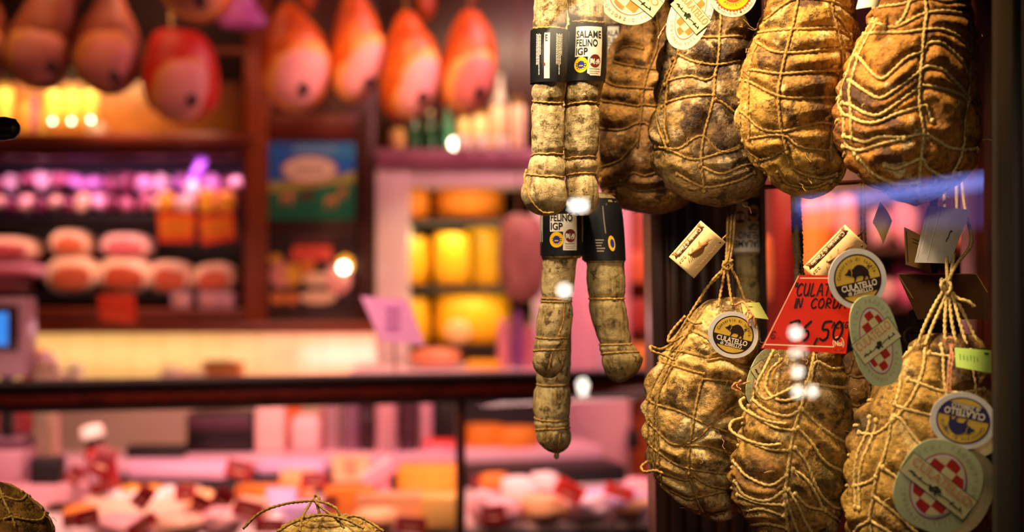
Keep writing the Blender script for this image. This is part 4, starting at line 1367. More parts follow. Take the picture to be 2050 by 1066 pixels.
w1 = sheet([(1857, 412, 1.90), (1943, 421, 1.90), (1902, 528, 1.89), (1831, 526, 1.89)], 1.9, WT, 'paper_tag', 'white paper tag with a tiny boar above the strings of the amber ham',
      [(.04, .06, .05, .94, GREYINK), (.30, .04, .315, .96, GREYINK), (.36, .04, .365, .96, GREYINK)] + [(.12 + i * .035, .12, .13 + i * .035, .85, GREYINK) for i in range(4)] +
      [(.66, .42, .69, .56, GREENINK), (.67, .40, .73, .44, GREENINK), (.64, .54, .67, .62, GREENINK), (.42, .2, .425, .8, GREYINK)])
sheet([(1810, 455, 1.95), (1852, 478, 1.95), (1866, 548, 1.94), (1813, 530, 1.94)], 1.95, mat('#a07834', '#b08844', 40, .7), 'paper_tag', 'brown card tag half behind the white paper tag',
      [(.06, .08, .10, .92, DKINK), (.3, .2, .6, .23, DKINK), (.3, .3, .7, .33, DKINK), (.4, .45, .62, .6, KRAFTD)])
sheet([(1483, 606, 1.955), (1520, 606, 1.95), (1539, 640, 1.95), (1490, 634, 1.945)], 1.95, mat('#b4b860', '#c0c472', 40, .6), 'paper_tag', 'small pale green slip on top of the tan ham', [(.3, .25, .5, .3, GREENINK)])
gtag = sheet([(1911, 696, 1.745), (1984, 702, 1.745), (1985, 748, 1.74), (1914, 735, 1.735)], 1.74, mat('#a4c85a', '#b2d46a', 40, .6), 'paper_tag', 'bright green slip on top of the amber ham by the window frame',
      [(.78, .12, .93, .22, GREENINK)] + [(.10 + i * .09, .30 + .03 * (i % 3), .13 + i * .09, .62 - .04 * (i % 2), mat('#6a9a50', rough=.6)) for i in range(6)])
sheet([(1762, 404, 1.99), (1786, 443, 1.98), (1768, 490, 1.985), (1747, 446, 1.99)], 1.98, mat('#e8cf7c', '#f0dc92', 40, .6), 'paper_tag', 'folded cream slip hanging under the big orange ham', [])
sheet([(1722, -14, 1.80), (1768, -12, 1.80), (1758, 14, 1.79), (1714, 18, 1.79)], 1.8, PAPER, 'paper_tag', 'small cream paper at the very top between golden and orange hams', [])

# red price card
p = card(1610, 628, 1.835, 0, 0, -6, th=.0012)
def pc(x, y):
    return (x - 1610, 628 - y)
outl = [pc(1600, 551), pc(1712, 551), pc(1692, 709), pc(1522, 698)]
REDCARD = mat('#c6240e', '#d02c14', 30, .3, 0, .5)
CREAMLINE = mat('#f6d8b0', '#f8e0bc', 40, .4)
p.outline(outl[::-1], REDCARD)
for a, b, w_ in ((pc(1600, 553), pc(1526, 696), 1.4), (pc(1604, 557), pc(1710, 557), 2.0), (pc(1529, 690), pc(1668, 695), 2.2)):
    p.stroke([a, b], w_, CREAMLINE, 1)
G = {
    'C': [[(.9, .85), (.6, 1), (.25, .8), (.1, .4), (.3, .05), (.65, 0), (.9, .15)]],
    'U': [[(.1, 1), (.1, .3), (.35, 0), (.7, .1), (.85, .45), (.85, 1)], [(.85, .5), (.9, 0)]],
    'L': [[(.2, 1), (.15, 0), (.8, .05)]],
    'A': [[(0, 0), (.45, 1), (.9, 0)], [(.2, .38), (.75, .38)]],
    'T': [[(0, .95), (.95, 1)], [(.5, .98), (.42, 0)]],
    'E': [[(.85, 1), (.15, .95), (.15, .0), (.85, .05)], [(.15, .5), (.7, .52)]],
    'I': [[(.5, 1), (.45, 0)]],
    'N': [[(.1, 0), (.2, 1), (.7, .05), (.85, 1)]],
    'O': [[(.5, 1), (.15, .75), (.1, .3), (.4, 0), (.8, .15), (.9, .6), (.6, .98), (.45, .95)]],
    'R': [[(.15, 0), (.2, 1), (.75, .85), (.7, .55), (.2, .45), (.85, 0)]],
    'D': [[(.15, 0), (.2, 1), (.7, .85), (.85, .4), (.55, .03), (.15, 0)]],
    '7': [[(.05, .92), (.9, 1), (.35, 0)], [(.2, .52), (.8, .55)]],
    '6': [[(.8, 1), (.3, .65), (.15, .25), (.45, 0), (.8, .2), (.65, .5), (.25, .4)]],
    '5': [[(.9, 1), (.3, .95), (.2, .58), (.7, .55), (.8, .2), (.45, 0), (.1, .1)]],
    '0': [[(.5, 1), (.15, .7), (.15, .25), (.5, 0), (.85, .3), (.85, .75), (.5, 1)]],
    ',': [[(.5, .1), (.35, -.2)]],
    'G': [[(.9, .8), (.5, 1), (.12, .6), (.2, .1), (.6, 0), (.85, .35), (.5, .4)]],
    'K': [[(.1, 1), (.1, 0)], [(.8, .95), (.12, .45), (.85, 0)]],
    '"': [[(.35, 1.05), (.3, .75)], [(.6, 1.05), (.55, .75)]],
    '.': [[(.3, 0), (.35, .03)]],
    'e': [[(.9, .8), (.5, 1), (.15, .6), (.2, .1), (.6, 0), (.9, .2)], [(.1, .45), (.7, .5)]],
}
def hand(p, text, x, y, w, h, sw, slant=.22, m=None, layer=3):
    for ch in text:
        if ch != ' ':
            for st in G[ch]:
                st2 = [Vector((a * w * .86, b * h, 0)) for a, b in st]
                st2 = catmull(st2, False, 4) if len(st2) > 2 else st2
                p.stroke([(x + q.x + q.y * slant, y + q.y) for q in st2], sw, m or INK, layer)
        x += w * (1.0 if ch not in 'I,."' else .55)
x, y = pc(1586, 592); hand(p, '"CULATELLO', x, y, 14.0, 24, 3.0)
x, y = pc(1585, 617); hand(p, 'IN CORDA', x, y, 14.5, 19, 2.8)
x, y = pc(1573, 682); hand(p, '76,50', x, y, 25, 38, 4.4)
x, y = pc(1540, 678); hand(p, 'e.', x, y, 13, 14, 2.2, m=mat('#6e120a', rough=.5))
x, y = pc(1664, 657); hand(p, 'ALKG', x, y, 8.5, 12, 2.0)
# logo
lx, ly = pc(1677, 688)
p.ellipse(lx, ly, 11.5, 14, CREAMLINE, 1, 30)
p.ellipse(lx, ly, 10, 12.4, REDCARD, 2, 30)
p.rect(lx - 10, ly - 13, lx + 10, ly - 8, REDCARD, 3)
p.text('Noi', lx, ly - 5, 14, CREAMLINE, 4, sx=.75, bold=.03)
o = p.mb.build('price_card', smooth=False, loc=p.o)
tag(o, 'red price card handwritten with IN CORDA and 76,50 above a lower-row ham', 'price card')
mbp = MB(); mbp.rope([P(1610, 705, 1.838), P(1612, 720, 1.845)], .0015, STEEL, lay=0); mbp.build('card_pin', o)
# the card seen from behind
mb = MB()
bc = mat('#5a3814', '#6a461c', 20, .4)
mb.plate([(1797, 549), (1955, 549), (1978, 588), (1980, 640), (1838, 640)][::-1], 1.99, .0015, bc)
ed = mat('#d8a868', '#e0b478', 20, .5)
a, b_, c_ = P(1797, 549, 1.988), P(1955, 549, 1.988), P(1978, 588, 1.988)
mb.rope([a, b_, c_], .0008, ed, lay=0, smooth=False, step=.01)
mb.rope([a, P(1828, 598, 1.988)], .0008, ed, lay=0, smooth=False, step=.01)
o = tag(mb.build('price_card', smooth=False), 'plain brown back of a price card behind the strings of the amber ham', 'price card')
# dark knotted rope hanging in shade behind the amber ham
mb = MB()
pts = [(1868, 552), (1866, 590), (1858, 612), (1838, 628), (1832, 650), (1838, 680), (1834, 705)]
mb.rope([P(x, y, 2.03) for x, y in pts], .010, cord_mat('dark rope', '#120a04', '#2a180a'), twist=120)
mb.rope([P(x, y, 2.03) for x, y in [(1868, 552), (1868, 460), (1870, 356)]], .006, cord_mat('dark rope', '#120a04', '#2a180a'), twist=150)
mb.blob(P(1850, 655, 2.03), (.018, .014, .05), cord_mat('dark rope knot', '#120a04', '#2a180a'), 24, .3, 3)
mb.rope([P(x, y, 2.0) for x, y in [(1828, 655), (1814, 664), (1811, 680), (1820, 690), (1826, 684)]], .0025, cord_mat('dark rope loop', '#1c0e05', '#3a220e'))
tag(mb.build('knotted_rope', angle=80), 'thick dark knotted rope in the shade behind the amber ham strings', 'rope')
# black lamp head poking in at the edge of the view
q = P(-4, 258, 2.0)
mb = MB()
mb.lathe([(.0, -.02), (.012, -.019), (.016, -.01), (.017, .01), (.014, .024), (.006, .03), (0, .031)], q, mat('#060606', '#0c0b0a', 30, .25), 28, axis='X')
o = tag(mb.build('spotlight_head'), 'black rounded spotlight head at the upper border beside the yellow jars', 'lamp')
mb = MB(); mb.rope([q + Vector((-.02, 0, 0)), q + Vector((-.20, 0, .05))], .006, mat('#060606', '#0c0b0a', 30, .25), lay=0, step=.05); mb.build('arm', o)
# ---------------------------------------------------------------- shop interior
def bxp(mb, x0, y0, x1, y1, d0, d1, m, bevel=.004):
    """box whose near face fills the photo rectangle at depth d0 and which runs back to d1"""
    a, b = P(x0, y1, d0), P(x1, y0, d0)
    mb.box(((a.x + b.x) / 2, (d0 + d1) / 2, (a.z + b.z) / 2), (b.x - a.x, d1 - d0, b.z - a.z), m, bevel)

WOODR = wood('#5a2410', '#8a3c18', .3, (2, 30, 30))
WOODV = wood('#6a2a12', '#9a4a1e', .3, (30, 30, 2))
WOODD = wood('#2a120a', '#44200f', .35, (30, 30, 2))
BLACK = mat('#0a0809', '#120e0e', 20, .5)
DARKMET = mat('#1c1718', '#262022', 30, .35, .3)
TILE = mat('#e6d2a8', '#efdcb4', 5, .35)
PINKWALL = mat('#eccbc4', '#f2d6d0', 4, .4)
WHITEMET = mat('#e8dcd6', '#efe6e0', 8, .3)

# tiled splashback
t = NT('splashback tiles')
bk = t.n.new('ShaderNodeTexBrick')
bk.offset = 0
bk.inputs['Color1'].default_value = hexc('#ead4a2'); bk.inputs['Color2'].default_value = hexc('#f0dcae'); bk.inputs['Mortar'].default_value = hexc('#c4a878')
bk.inputs['Scale'].default_value = 1.0; bk.inputs['Mortar Size'].default_value = .003
bk.inputs['Brick Width'].default_value = .15; bk.inputs['Row Height'].default_value = .15
t.l.new(t.mapping(rot=(pi / 2, 0, 0)), bk.inputs['Vector'])
TILES = t.out(bk.outputs[0], .25)
mb = MB(); bxp(mb, -560, 640, 1600, 1300, 6.62, 6.92, TILES); struct(mb, 'wall_tiles')

# wall cabinet with the meat shelves, cornice, corner posts, picture panel
cab = thing('wall_cabinet', 'reddish wooden wall cabinet with dark open meat shelves and a lit cornice', 'cabinet', P(160, 660, 6.1))
mb = MB(); bxp(mb, -330, 266, 505, 284, 5.98, 6.6, WOODR, .012); bxp(mb, -330, 284, 495, 300, 6.02, 6.6, WOODR, .006); bxp(mb, -330, 300, 488, 314, 6.06, 6.6, WOODD, .004); mb.build('cornice', cab)
mb = MB(); bxp(mb, -330, 308, 500, 640, 6.56, 6.6, BLACK); mb.build('back_panel', cab)
mb = MB(); bxp(mb, -330, 432, 488, 446, 6.12, 6.56, BLACK); mb.build('shelf', cab)
mb = MB(); bxp(mb, -330, 590, 488, 597, 6.14, 6.56, BLACK); mb.build('shelf', cab)
mb = MB(); bxp(mb, -330, 618, 488, 640, 6.06, 6.6, WOODR, .006); mb.build('base_board', cab)
mb = MB(); bxp(mb, -330, 647, 752, 669, 6.00, 6.6, WOODR, .01); bxp(mb, -330, 640, 752, 649, 6.10, 6.6, WOODD, .003); mb.build('lower_ledge', cab)
mb = MB(); bxp(mb, 486, -30, 514, 648, 6.04, 6.6, WOODV, .012); bxp(mb, 516, -30, 533, 648, 6.08, 6.6, WOODV, .008); mb.build('side_post', cab)
mb = MB(); bxp(mb, -330, 165, 484, 266, 6.50, 6.58, wood('#8a4c1c', '#a8622a', .4, (2, 30, 30))); bxp(mb, -330, -40, 484, 165, 6.50, 6.58, wood('#1c0e08', '#2a160c', .5, (2, 30, 30))); mb.build('upper_back_board', cab)  # dark wood on the upper part stands in for the unlit board

pan = thing('wall_panel', 'dark brown panelled wall section that carries the two pictures', 'panelling', P(640, 660, 6.15))
mb = MB(); bxp(mb, 534, -30, 752, 646, 6.20, 6.6, WOODD, .004); mb.build('panel_board', pan)
mb = MB(); bxp(mb, 534, 445, 752, 466, 6.12, 6.20, WOODD, .006); mb.build('rail', pan)
mb = MB(); bxp(mb, 716, 228, 750, 646, 6.10, 6.20, WOODD, .008); mb.build('stile', pan)
mb = MB(); bxp(mb, 534, 228, 716, 280, 6.12, 6.20, wood('#4a1c0e', '#662a12', .35), .008); mb.build('rail', pan)
mb = MB(); bxp(mb, 534, 622, 716, 646, 6.12, 6.20, WOODD, .006); mb.build('rail', pan)
mb = MB(); bxp(mb, 752, -30, 1300, 250, 6.60, 6.7, wood('#2c140a', '#3e1e10', .4)); 
tag(mb.build('upper_wall_board'), 'dark wooden wall board behind the bottles on the cheese cabinet', 'panelling')

# pictures
def picture(x0, y0, x1, y1, d, label, drawer, frame=None):
    root = thing('framed_picture', label, 'picture', P((x0 + x1) / 2, y1, d))
    mb = MB(); bxp(mb, x0 - 3, y0 - 3, x1 + 3, y1 + 3, d + .006, d + .03, frame or WOODD, .003); mb.build('frame', root)
    p = card((x0 + x1) / 2, (y0 + y1) / 2, d, th=.004)
    p.lift = .0006
    drawer(p, (x1 - x0) / 2, (y1 - y0) / 2)
    p.mb.build('print', root, smooth=False)
def dr1(p, w, h):
    p.outline([(-w, -h), (w, -h), (w, h), (-w, h)], mat('#1d62b8', '#2a78c8', 4, .4))
    p.rect(-w * .35, h * .62, w, h * .98, mat('#2c84b8', '#3c90c0', 5, .4), 1)
    p.poly([(-w, -h), (w, -h), (w, h * .1), (-w, -h * .22)], mat('#157a52', '#1c8a5c', 6, .4), 2)
    p.poly([(-w, -h * .30), (w, -h * .02), (w, h * .26), (w * .3, h * .04), (-w, -h * .02)], mat('#a8a844', '#b8b450', 6, .4), 3)
    p.poly([(-w, -h), (w, -h), (w, -h * .62), (-w, -h * .55)], mat('#10704e', '#147a55', 6, .4), 3)
    p.ellipse(-w * .05, h * .30, w * .64, h * .35, mat('#c04a3a', '#c85444', 9, .4), 4)
    p.ellipse(-w * .05, h * .30, w * .60, h * .31, mat('#eadcb8', '#f2e6c4', 9, .4), 5)
    for i in range(7):
        p.rect(-w * .42 + i * w * .11, h * .22, -w * .35 + i * w * .11, h * .38, mat('#b4946c', rough=.4), 6)
    for i in range(9):
        p.rect(-w * .42 + i * w * .11, h * .74, -w * .35 + i * w * .11, h * .90, mat('#86b8d8', rough=.4), 6)
    br, tn = mat('#5a2c1c', '#6a3824', 12, .5), mat('#c88a50', '#d49a5c', 12, .5)
    for cx, cy, s, m in ((-.58, -.42, .14, tn), (-.12, -.36, .16, br), (.45, -.50, .13, tn), (.72, -.28, .09, tn)):
        p.poly([(w * (cx - s), h * (cy + .08)), (w * (cx - s), h * (cy - .22)), (w * (cx - s * .7), h * (cy - .22)), (w * (cx - s * .6), h * (cy - .06)), (w * (cx + s * .5), h * (cy - .06)), (w * (cx + s * .6), h * (cy - .22)), (w * (cx + s * .9), h * (cy - .22)), (w * (cx + s), h * (cy + .04)), (w * (cx + s * 1.4), h * (cy + .02)), (w * (cx + s * 1.3), h * (cy + .16)), (w * (cx + s * .8), h * (cy + .12))], m, 6)
picture(538, 286, 710, 440, 6.105, 'blue and green poster with a cream oval and grazing cows', dr1)
def dr2(p, w, h):
    p.outline([(-w, -h), (w, -h), (w, h), (-w, h)], mat('#1c0a08', '#2a100c', 5, .4))
    pk, cr, ye, og, sa = mat('#d88a84', '#e29a90', 9, .4), mat('#e8c4a0', '#f0d0ac', 9, .4), mat('#e0a428', '#e8b23a', 9, .4), mat('#d07a28', '#dc8a34', 9, .4), mat('#d84a38', '#e05a44', 9, .4)
    p.rect(-w * .45, h * .78, w * .5, h * .95, mat('#5a2c2c', rough=.4), 1)
    p.poly([(-w * .5, h * .3), (w * .5, h * .3), (w * .45, h * .7), (-w * .42, h * .7)], sa, 1)
    p.ellipse(-w * .82, h * .33, w * .15, h * .14, ye, 2)
    for cx, cy, rx, ry, m in ((-.68, -.1, .28, .34, pk), (-.42, -.08, .22, .30, ye), (-.1, .12, .2, .2, og), (.1, -.2, .3, .18, cr), (.62, -.22, .30, .40, pk), (.78, .2, .2, .25, ye), (-.78, -.72, .17, .17, og), (-.45, -.72, .17, .17, og), (.15, -.7, .42, .18, cr), (.45, -.05, .12, .2, pk)):
        p.ellipse(w * cx, h * cy, w * rx, h * ry, m, 3 + int(cx * 2 + 2), 24)
picture(537, 470, 710, 618, 6.105, 'still-life picture of cured meats and cheeses on a dark ground', dr2)

# glowing balls added to stand in for glints on glass and jars
def glint(px, py, d, r, e, label, name='glint_ball'):
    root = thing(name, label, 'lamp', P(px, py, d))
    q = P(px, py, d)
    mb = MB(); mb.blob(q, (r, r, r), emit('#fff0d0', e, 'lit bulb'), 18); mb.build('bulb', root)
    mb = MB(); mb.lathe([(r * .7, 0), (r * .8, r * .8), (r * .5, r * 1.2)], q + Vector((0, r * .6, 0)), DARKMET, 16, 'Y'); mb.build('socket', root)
glint(688, 536, 6.065, .022, 13, 'little glowing ball added as a glint before the still-life picture')
glint(911, 288, 6.12, .024, 11, 'little glowing ball added as a glint among the bottles on the cheese cabinet')
glint(105, 243, 6.02, .007, 16, 'small glowing ball added as a glint under the jar nearest the upper rail end, on the cabinet top', 'jar_glint')
glint(143, 243, 6.02, .007, 16, 'small glowing ball added as a glint under the middle of the three yellow jars', 'jar_glint')
glint(182, 240, 6.02, .007, 18, 'small glowing ball added as a glint under the yellow jar beside the small square jar', 'jar_glint')

# jars and bottles
def jar(x0, y0, x1, y1, d, m, lid, label, group=None, name='jar', neck=False, cat=None):
    k = d / F
    r, h = (x1 - x0) / 2 * k, (y1 - y0) * k
    base = P((x0 + x1) / 2, y1, d)
    root = thing(name, label, cat or name, base, group)
    mb = MB()
    if neck:
        mb.lathe([(r * .9, 0), (r, .01), (r, h * .55), (r * .85, h * .63), (r * .36, h * .78), (r * .34, h * .92)], base, m, 20)
        mb.build('glass_body', root)
        mb = MB(); mb.lathe([(r * .38, h * .90), (r * .38, h)], base, lid, 16); mb.build('cap', root)
    else:
        mb.lathe([(r * .9, 0), (r, .008), (r, h * .78), (r * .8, h * .86)], base, m, 22)
        mb.build('glass_body', root)
        mb = MB(); mb.lathe([(r * .84, h * .85), (r * .86, h * .87), (r * .86, h * .99), (r * .8, h)], base, lid, 22); mb.build('lid', root)
    return root
YJ = mat('#e8c054', '#f2d478', 6, .25, 0, .7)
LIDG = mat('#c8a040', '#d8b050', 20, .3, .8)
jar(-6, 168, 27, 256, 6.25, YJ, LIDG, 'yellow jar at the very end of the upper shelf, cut by the border')
for i, x in enumerate((93, 129, 165)):
    jar(x, 172, x + 33, 252, 6.25, YJ, LIDG, 'tall yellow jar, one of three in a row on the meat cabinet', 'three yellow jars in a row')
jar(172, 240, 214, 284, 6.1, mat('#f0d8a8', '#f8e4bc', 6, .3), LIDG, 'low pale jar standing at the cabinet edge before the yellow jars')
jar(38, 190, 62, 268, 6.2, mat('#b88a3c', '#c89a48', 6, .25), LIDG, 'slim amber bottle in shade between the yellow jars', None, 'bottle', True)
jar(62, 178, 76, 262, 6.3, mat('#b05080', '#c06090', 6, .25), LIDG, 'thin pink bottle in shade between the yellow jars', None, 'bottle', True)
jar(76, 208, 94, 272, 6.2, mat('#a8843c', '#b89448', 6, .25), LIDG, 'small amber bottle beside the first of the three yellow jars', None, 'bottle', True)
GB = mat('#1e4a2a', '#2a5a34', 6, .12, 0, .9)
for x0, y0, x1, y1, m, l, nk, lab in (
    (777, 256, 812, 297, mat('#b88c50', '#c89c60', 6, .25), LIDG, 0, 'squat tan jar at the end of the cheese cabinet top'),
    (818, 218, 840, 296, GB, mat('#e0cc90'), 1, 'dark green bottle with cream neck, first from the squat tan jar'),
    (850, 222, 872, 296, GB, mat('#e0cc90'), 1, 'dark green bottle with cream neck, second from the squat tan jar'),
    (884, 218, 908, 296, mat('#3a7a54', '#4a8a64', 6, .12), mat('#5aa878'), 1, 'brighter green bottle beside the little glowing ball'),
    (915, 228, 942, 297, mat('#d8c074', '#e4cc84', 6, .2), LIDG, 0, 'yellow jar next to the green bottle'),
    (946, 222, 976, 297, mat('#f0d890', '#f6e2a4', 6, .2), LIDG, 0, 'bright yellow jar in the middle of the cabinet-top row'),
    (980, 200, 1016, 297, mat('#e8bc90', '#f0c8a0', 6, .2), mat('#b09c8c'), 0, 'wide peach jar under the tall white bottle'),
    (1024, 196, 1052, 297, mat('#f4d0b4', '#fadcc4', 6, .2), LIDG, 0, 'pale pink jar at the salami end of the cabinet-top row')):
    jar(x0, y0, x1, y1, 6.2, m, l, lab, None, 'bottle' if nk else 'jar', bool(nk))
jar(984, 150, 1018, 297, 6.42, mat('#c8bcb0', '#d4c8bc', 6, .3), mat('#b8aca4'), 'tall whitish bottle behind the wide peach jar', None, 'bottle', True)
for x, lab in ((925, 'small glittering glass on the cabinet edge below the yellow jars'), (962, 'small glittering glass below the bright yellow jar'), (1003, 'small glittering glass below the wide peach jar')):
    jar(x - 14, 268, x + 18, 300, 6.08, mat('#f8ead0', '#fff4e0', 6, .15), mat('#f0dcb8', None, 12, .2, .7), lab, None, 'glass_jar', cat='jar')

# hams hanging from the ceiling rail
RAILM = mat('#8a5a54', '#9a6a60', 20, .35, .7)
mb = MB()
a, b_ = P(-420, -90, 5.4), P(1100, -90, 5.4)
mb.rope([a, b_], .012, RAILM, lay=0, step=.1)
for x in (-300, 250, 700, 1050):
    q = P(x, -90, 5.4); mb.rope([q, Vector((q.x, q.y, 3.25))], .008, RAILM, lay=0, step=.2)
tag(mb.build('ham_rail'), 'steel ceiling rail from which the row of hams hangs', 'rail')
mb = MB(); bxp(mb, 428, 95, 545, 107, 6.2, 6.23, mat('#a86a60', '#b87a70', 10, .4), .006)
q = P(520, 96, 6.215); mb.rope([q, Vector((q.x, q.y, 3.25))], .006, RAILM, lay=0, step=.2)
tag(mb.build('rail_bar'), 'short dusky pink bar behind the hams beside the wooden post', 'rail')
FATM = mat('#e8a850', '#f0b860', 9, .45)
FATD = mat('#c48848', '#d09652', 9, .5)
FLESH = mat('#e8a4a4', '#f0b4b0', 7, .5)
FLESHD = mat('#cc8880', '#d8968c', 7, .55)
HOLE = mat('#2a0e12', '#3a141a', 20, .6)
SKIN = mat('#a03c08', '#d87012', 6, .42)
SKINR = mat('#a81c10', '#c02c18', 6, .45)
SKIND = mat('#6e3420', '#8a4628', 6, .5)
def prosciutto(rows, face, hole, label, skin=SKIN, flesh=FLESH, fat=FATM, d=5.35, rail=True):
    b = Body(rows, d, .72, len(label), .03)
    root = thing('hanging_ham', label, 'ham', P((rows[-1][1] + rows[-1][2]) / 2, rows[-1][0], d))
    mb = MB(); b.mesh(mb, skin, 48, 48); mb.build('rind', root, loc=b.c, angle=80)
    cx, cy, w, h, rot = face
    k = b.k
    bd = b.amax * .72
    R = Euler((0, radians(rot), 0))
    mb = MB(); mb.blob(P(cx - 3, cy - 2, d) + Vector((0, -bd * .42, 0)), ((w / 2 + 7) * k, bd * .66, (h / 2 + 8) * k), fat, 28, .05, 2, R, 2.2); mb.build('fat_rim', root)
    mb = MB(); mb.blob(P(cx + 2, cy + 2, d) + Vector((0, -bd * .50, 0)), (w / 2 * k, bd * .66, h / 2 * k), flesh, 28, .05, 4, R, 2.2); mb.build('cut_face', root)
    if hole:
        mb = MB(); mb.blob(P(hole[0], hole[1], d) + Vector((0, -bd * 1.02, 0)), (.021, .03, .024), HOLE, 14, .2, 1); mb.build('bone_end', root)
    if rail:
        x, y = (rows[0][1] + rows[0][2]) / 2, rows[0][0]
        mb = MB(); mb.rope([P(x, y + 3, d), P(x + 1, -89, 5.4)], .005, CORD_DARK, step=.01, twist=150); mb.build('rope', root)
    return root
prosciutto([(6, 571, 579), (10, 562, 592), (24, 551, 606), (45, 542, 626), (75, 531, 647), (110, 524, 657), (150, 520, 659), (185, 527, 652), (210, 547, 632), (222, 568, 612), (227, 585, 598)],
           (601, 150, 104, 134, 24), (616, 184), 'orange-red ham with a broad pink cut face, hanging over the wooden post')
prosciutto([(-24, 700, 712), (-18, 692, 724), (0, 684, 734), (40, 673, 754), (80, 664, 766), (130, 659, 766), (170, 664, 752), (192, 678, 738), (203, 694, 722), (207, 704, 714)],
           (724, 134, 70, 132, 26), (744, 171), 'narrow orange ham between the broad one and the one over the cheese cabinet corner', d=5.38)
prosciutto([(22, 808, 816), (26, 799, 828), (38, 792, 838), (60, 783, 852), (90, 771, 874), (140, 762, 880), (190, 760, 872), (220, 768, 850), (238, 785, 828), (244, 800, 815)],
           (834, 166, 76, 134, 18), (850, 201), 'orange ham hanging over the cheese cabinet corner, third in the bright row', d=5.33)
prosciutto([(19, 936, 944), (23, 926, 956), (36, 916, 966), (60, 903, 982), (95, 892, 993), (140, 882, 995), (190, 881, 982), (215, 892, 963), (228, 912, 948), (232, 926, 936)],
           (943, 160, 84, 124, 18), (962, 190), 'orange ham closest to the salami in the bright row', d=5.36, flesh=mat('#c87466', '#d48474', 7, .5))
prosciutto([(58, 335, 350), (62, 316, 385), (70, 307, 404), (88, 299, 422), (115, 291, 433), (160, 285, 439), (205, 294, 437), (232, 320, 412), (246, 345, 388), (250, 360, 374)],
           (370, 176, 104, 132, 12), (398, 207), 'deep red ham with a smooth pink face, hanging lowest over the meat cabinet', skin=SKINR, flesh=FLESHD, d=5.2, fat=FATD)
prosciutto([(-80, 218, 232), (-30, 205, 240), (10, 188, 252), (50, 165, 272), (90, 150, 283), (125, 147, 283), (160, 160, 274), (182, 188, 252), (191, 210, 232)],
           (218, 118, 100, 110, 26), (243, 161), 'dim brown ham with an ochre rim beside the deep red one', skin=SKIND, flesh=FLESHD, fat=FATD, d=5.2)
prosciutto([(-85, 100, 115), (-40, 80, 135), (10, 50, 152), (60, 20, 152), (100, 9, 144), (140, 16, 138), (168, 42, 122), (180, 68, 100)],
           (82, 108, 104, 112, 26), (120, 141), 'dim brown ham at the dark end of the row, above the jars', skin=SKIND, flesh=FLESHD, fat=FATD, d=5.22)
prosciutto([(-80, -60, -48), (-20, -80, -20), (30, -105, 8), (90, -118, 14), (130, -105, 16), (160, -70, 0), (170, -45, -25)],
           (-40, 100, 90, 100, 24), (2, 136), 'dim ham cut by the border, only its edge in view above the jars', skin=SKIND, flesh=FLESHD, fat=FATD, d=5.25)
prosciutto([(-260, 372, 392), (-160, 335, 445), (-90, 322, 462), (-40, 318, 466), (0, 322, 462), (25, 345, 450), (40, 372, 425), (46, 392, 408)],
           (398, -20, 118, 110, 0), (414, 12), 'ham hanging higher and nearer, cut by the top edge above the deep red one', flesh=mat('#d88c60', '#e09a6c', 7, .5), d=4.9, rail=False)
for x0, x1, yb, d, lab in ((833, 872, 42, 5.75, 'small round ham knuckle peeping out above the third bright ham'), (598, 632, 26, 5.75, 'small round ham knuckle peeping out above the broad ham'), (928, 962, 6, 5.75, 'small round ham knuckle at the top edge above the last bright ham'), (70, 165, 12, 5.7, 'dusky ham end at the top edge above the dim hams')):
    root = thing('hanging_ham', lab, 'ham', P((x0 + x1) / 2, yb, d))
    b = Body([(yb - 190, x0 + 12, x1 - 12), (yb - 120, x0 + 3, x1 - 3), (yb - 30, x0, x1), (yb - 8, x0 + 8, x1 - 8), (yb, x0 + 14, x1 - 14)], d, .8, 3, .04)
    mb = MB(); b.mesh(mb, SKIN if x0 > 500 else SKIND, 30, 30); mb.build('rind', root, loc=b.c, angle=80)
    mb = MB(); q = P((x0 + x1) / 2, yb - 188, d); mb.rope([q, Vector((q.x, q.y, 3.25))], .004, CORD_DARK, lay=0, step=.05); mb.build('rope', root)
# lilac bag and pale strip near the top
root = thing('plastic_bag', 'lilac-lit plastic bag hanging high between the hams', 'bag', P(485, 58, 5.9))
b = Body([(-60, 478, 492), (10, 455, 515), (30, 440, 530), (48, 436, 536), (56, 450, 520), (59, 470, 500)], 5.9, .4, 8, .12)
mb = MB(); b.mesh(mb, mat('#b45ab0', '#d07acc', 6, .35), 40, 30); mb.build('bag_body', root, loc=b.c, angle=80)  # lilac of the light is put into the bag's colour
mb = MB(); q = P(485, -58, 5.9); mb.rope([q, Vector((q.x, q.y, 3.25))], .004, CORD_DARK, lay=0, step=.05); mb.build('rope', root)

# meat packs on the upper shelf
rnd = random.Random(12)
PACK = [mat('#e89ab8', '#f4b4cc', 8, .22, 0, .8), mat('#c878c0', '#dc94d4', 8, .22, 0, .8), mat('#f0b88c', '#f8cca4', 8, .25, 0, .7), mat('#a8506a', '#c06a80', 8, .25, 0, .7), mat('#e07a3c', '#ee9450', 8, .3), mat('#f6d0c8', '#fce2dc', 8, .22, 0, .8), mat('#4a1c2c', '#8a3a50', 8, .25, 0, .8)]
packs = []
for i, x in enumerate(range(-150, 480, 29)):
    packs.append((x + rnd.uniform(-4, 4), 410 + rnd.uniform(-4, 4), rnd.uniform(10, 18), rnd.uniform(14, 23), 6.22 + rnd.uniform(-.03, .03), rnd.choice([0, 2, 2, 3, 4, 5, 6, 6])))
for i, x in enumerate(range(-140, 470, 33)):
    packs.append((x + rnd.uniform(-6, 6), 366 + rnd.uniform(-6, 6), rnd.uniform(12, 24), rnd.uniform(10, 24), 6.34 + rnd.uniform(-.04, .04), rnd.choice([0, 1, 1, 5, 6, 3])))
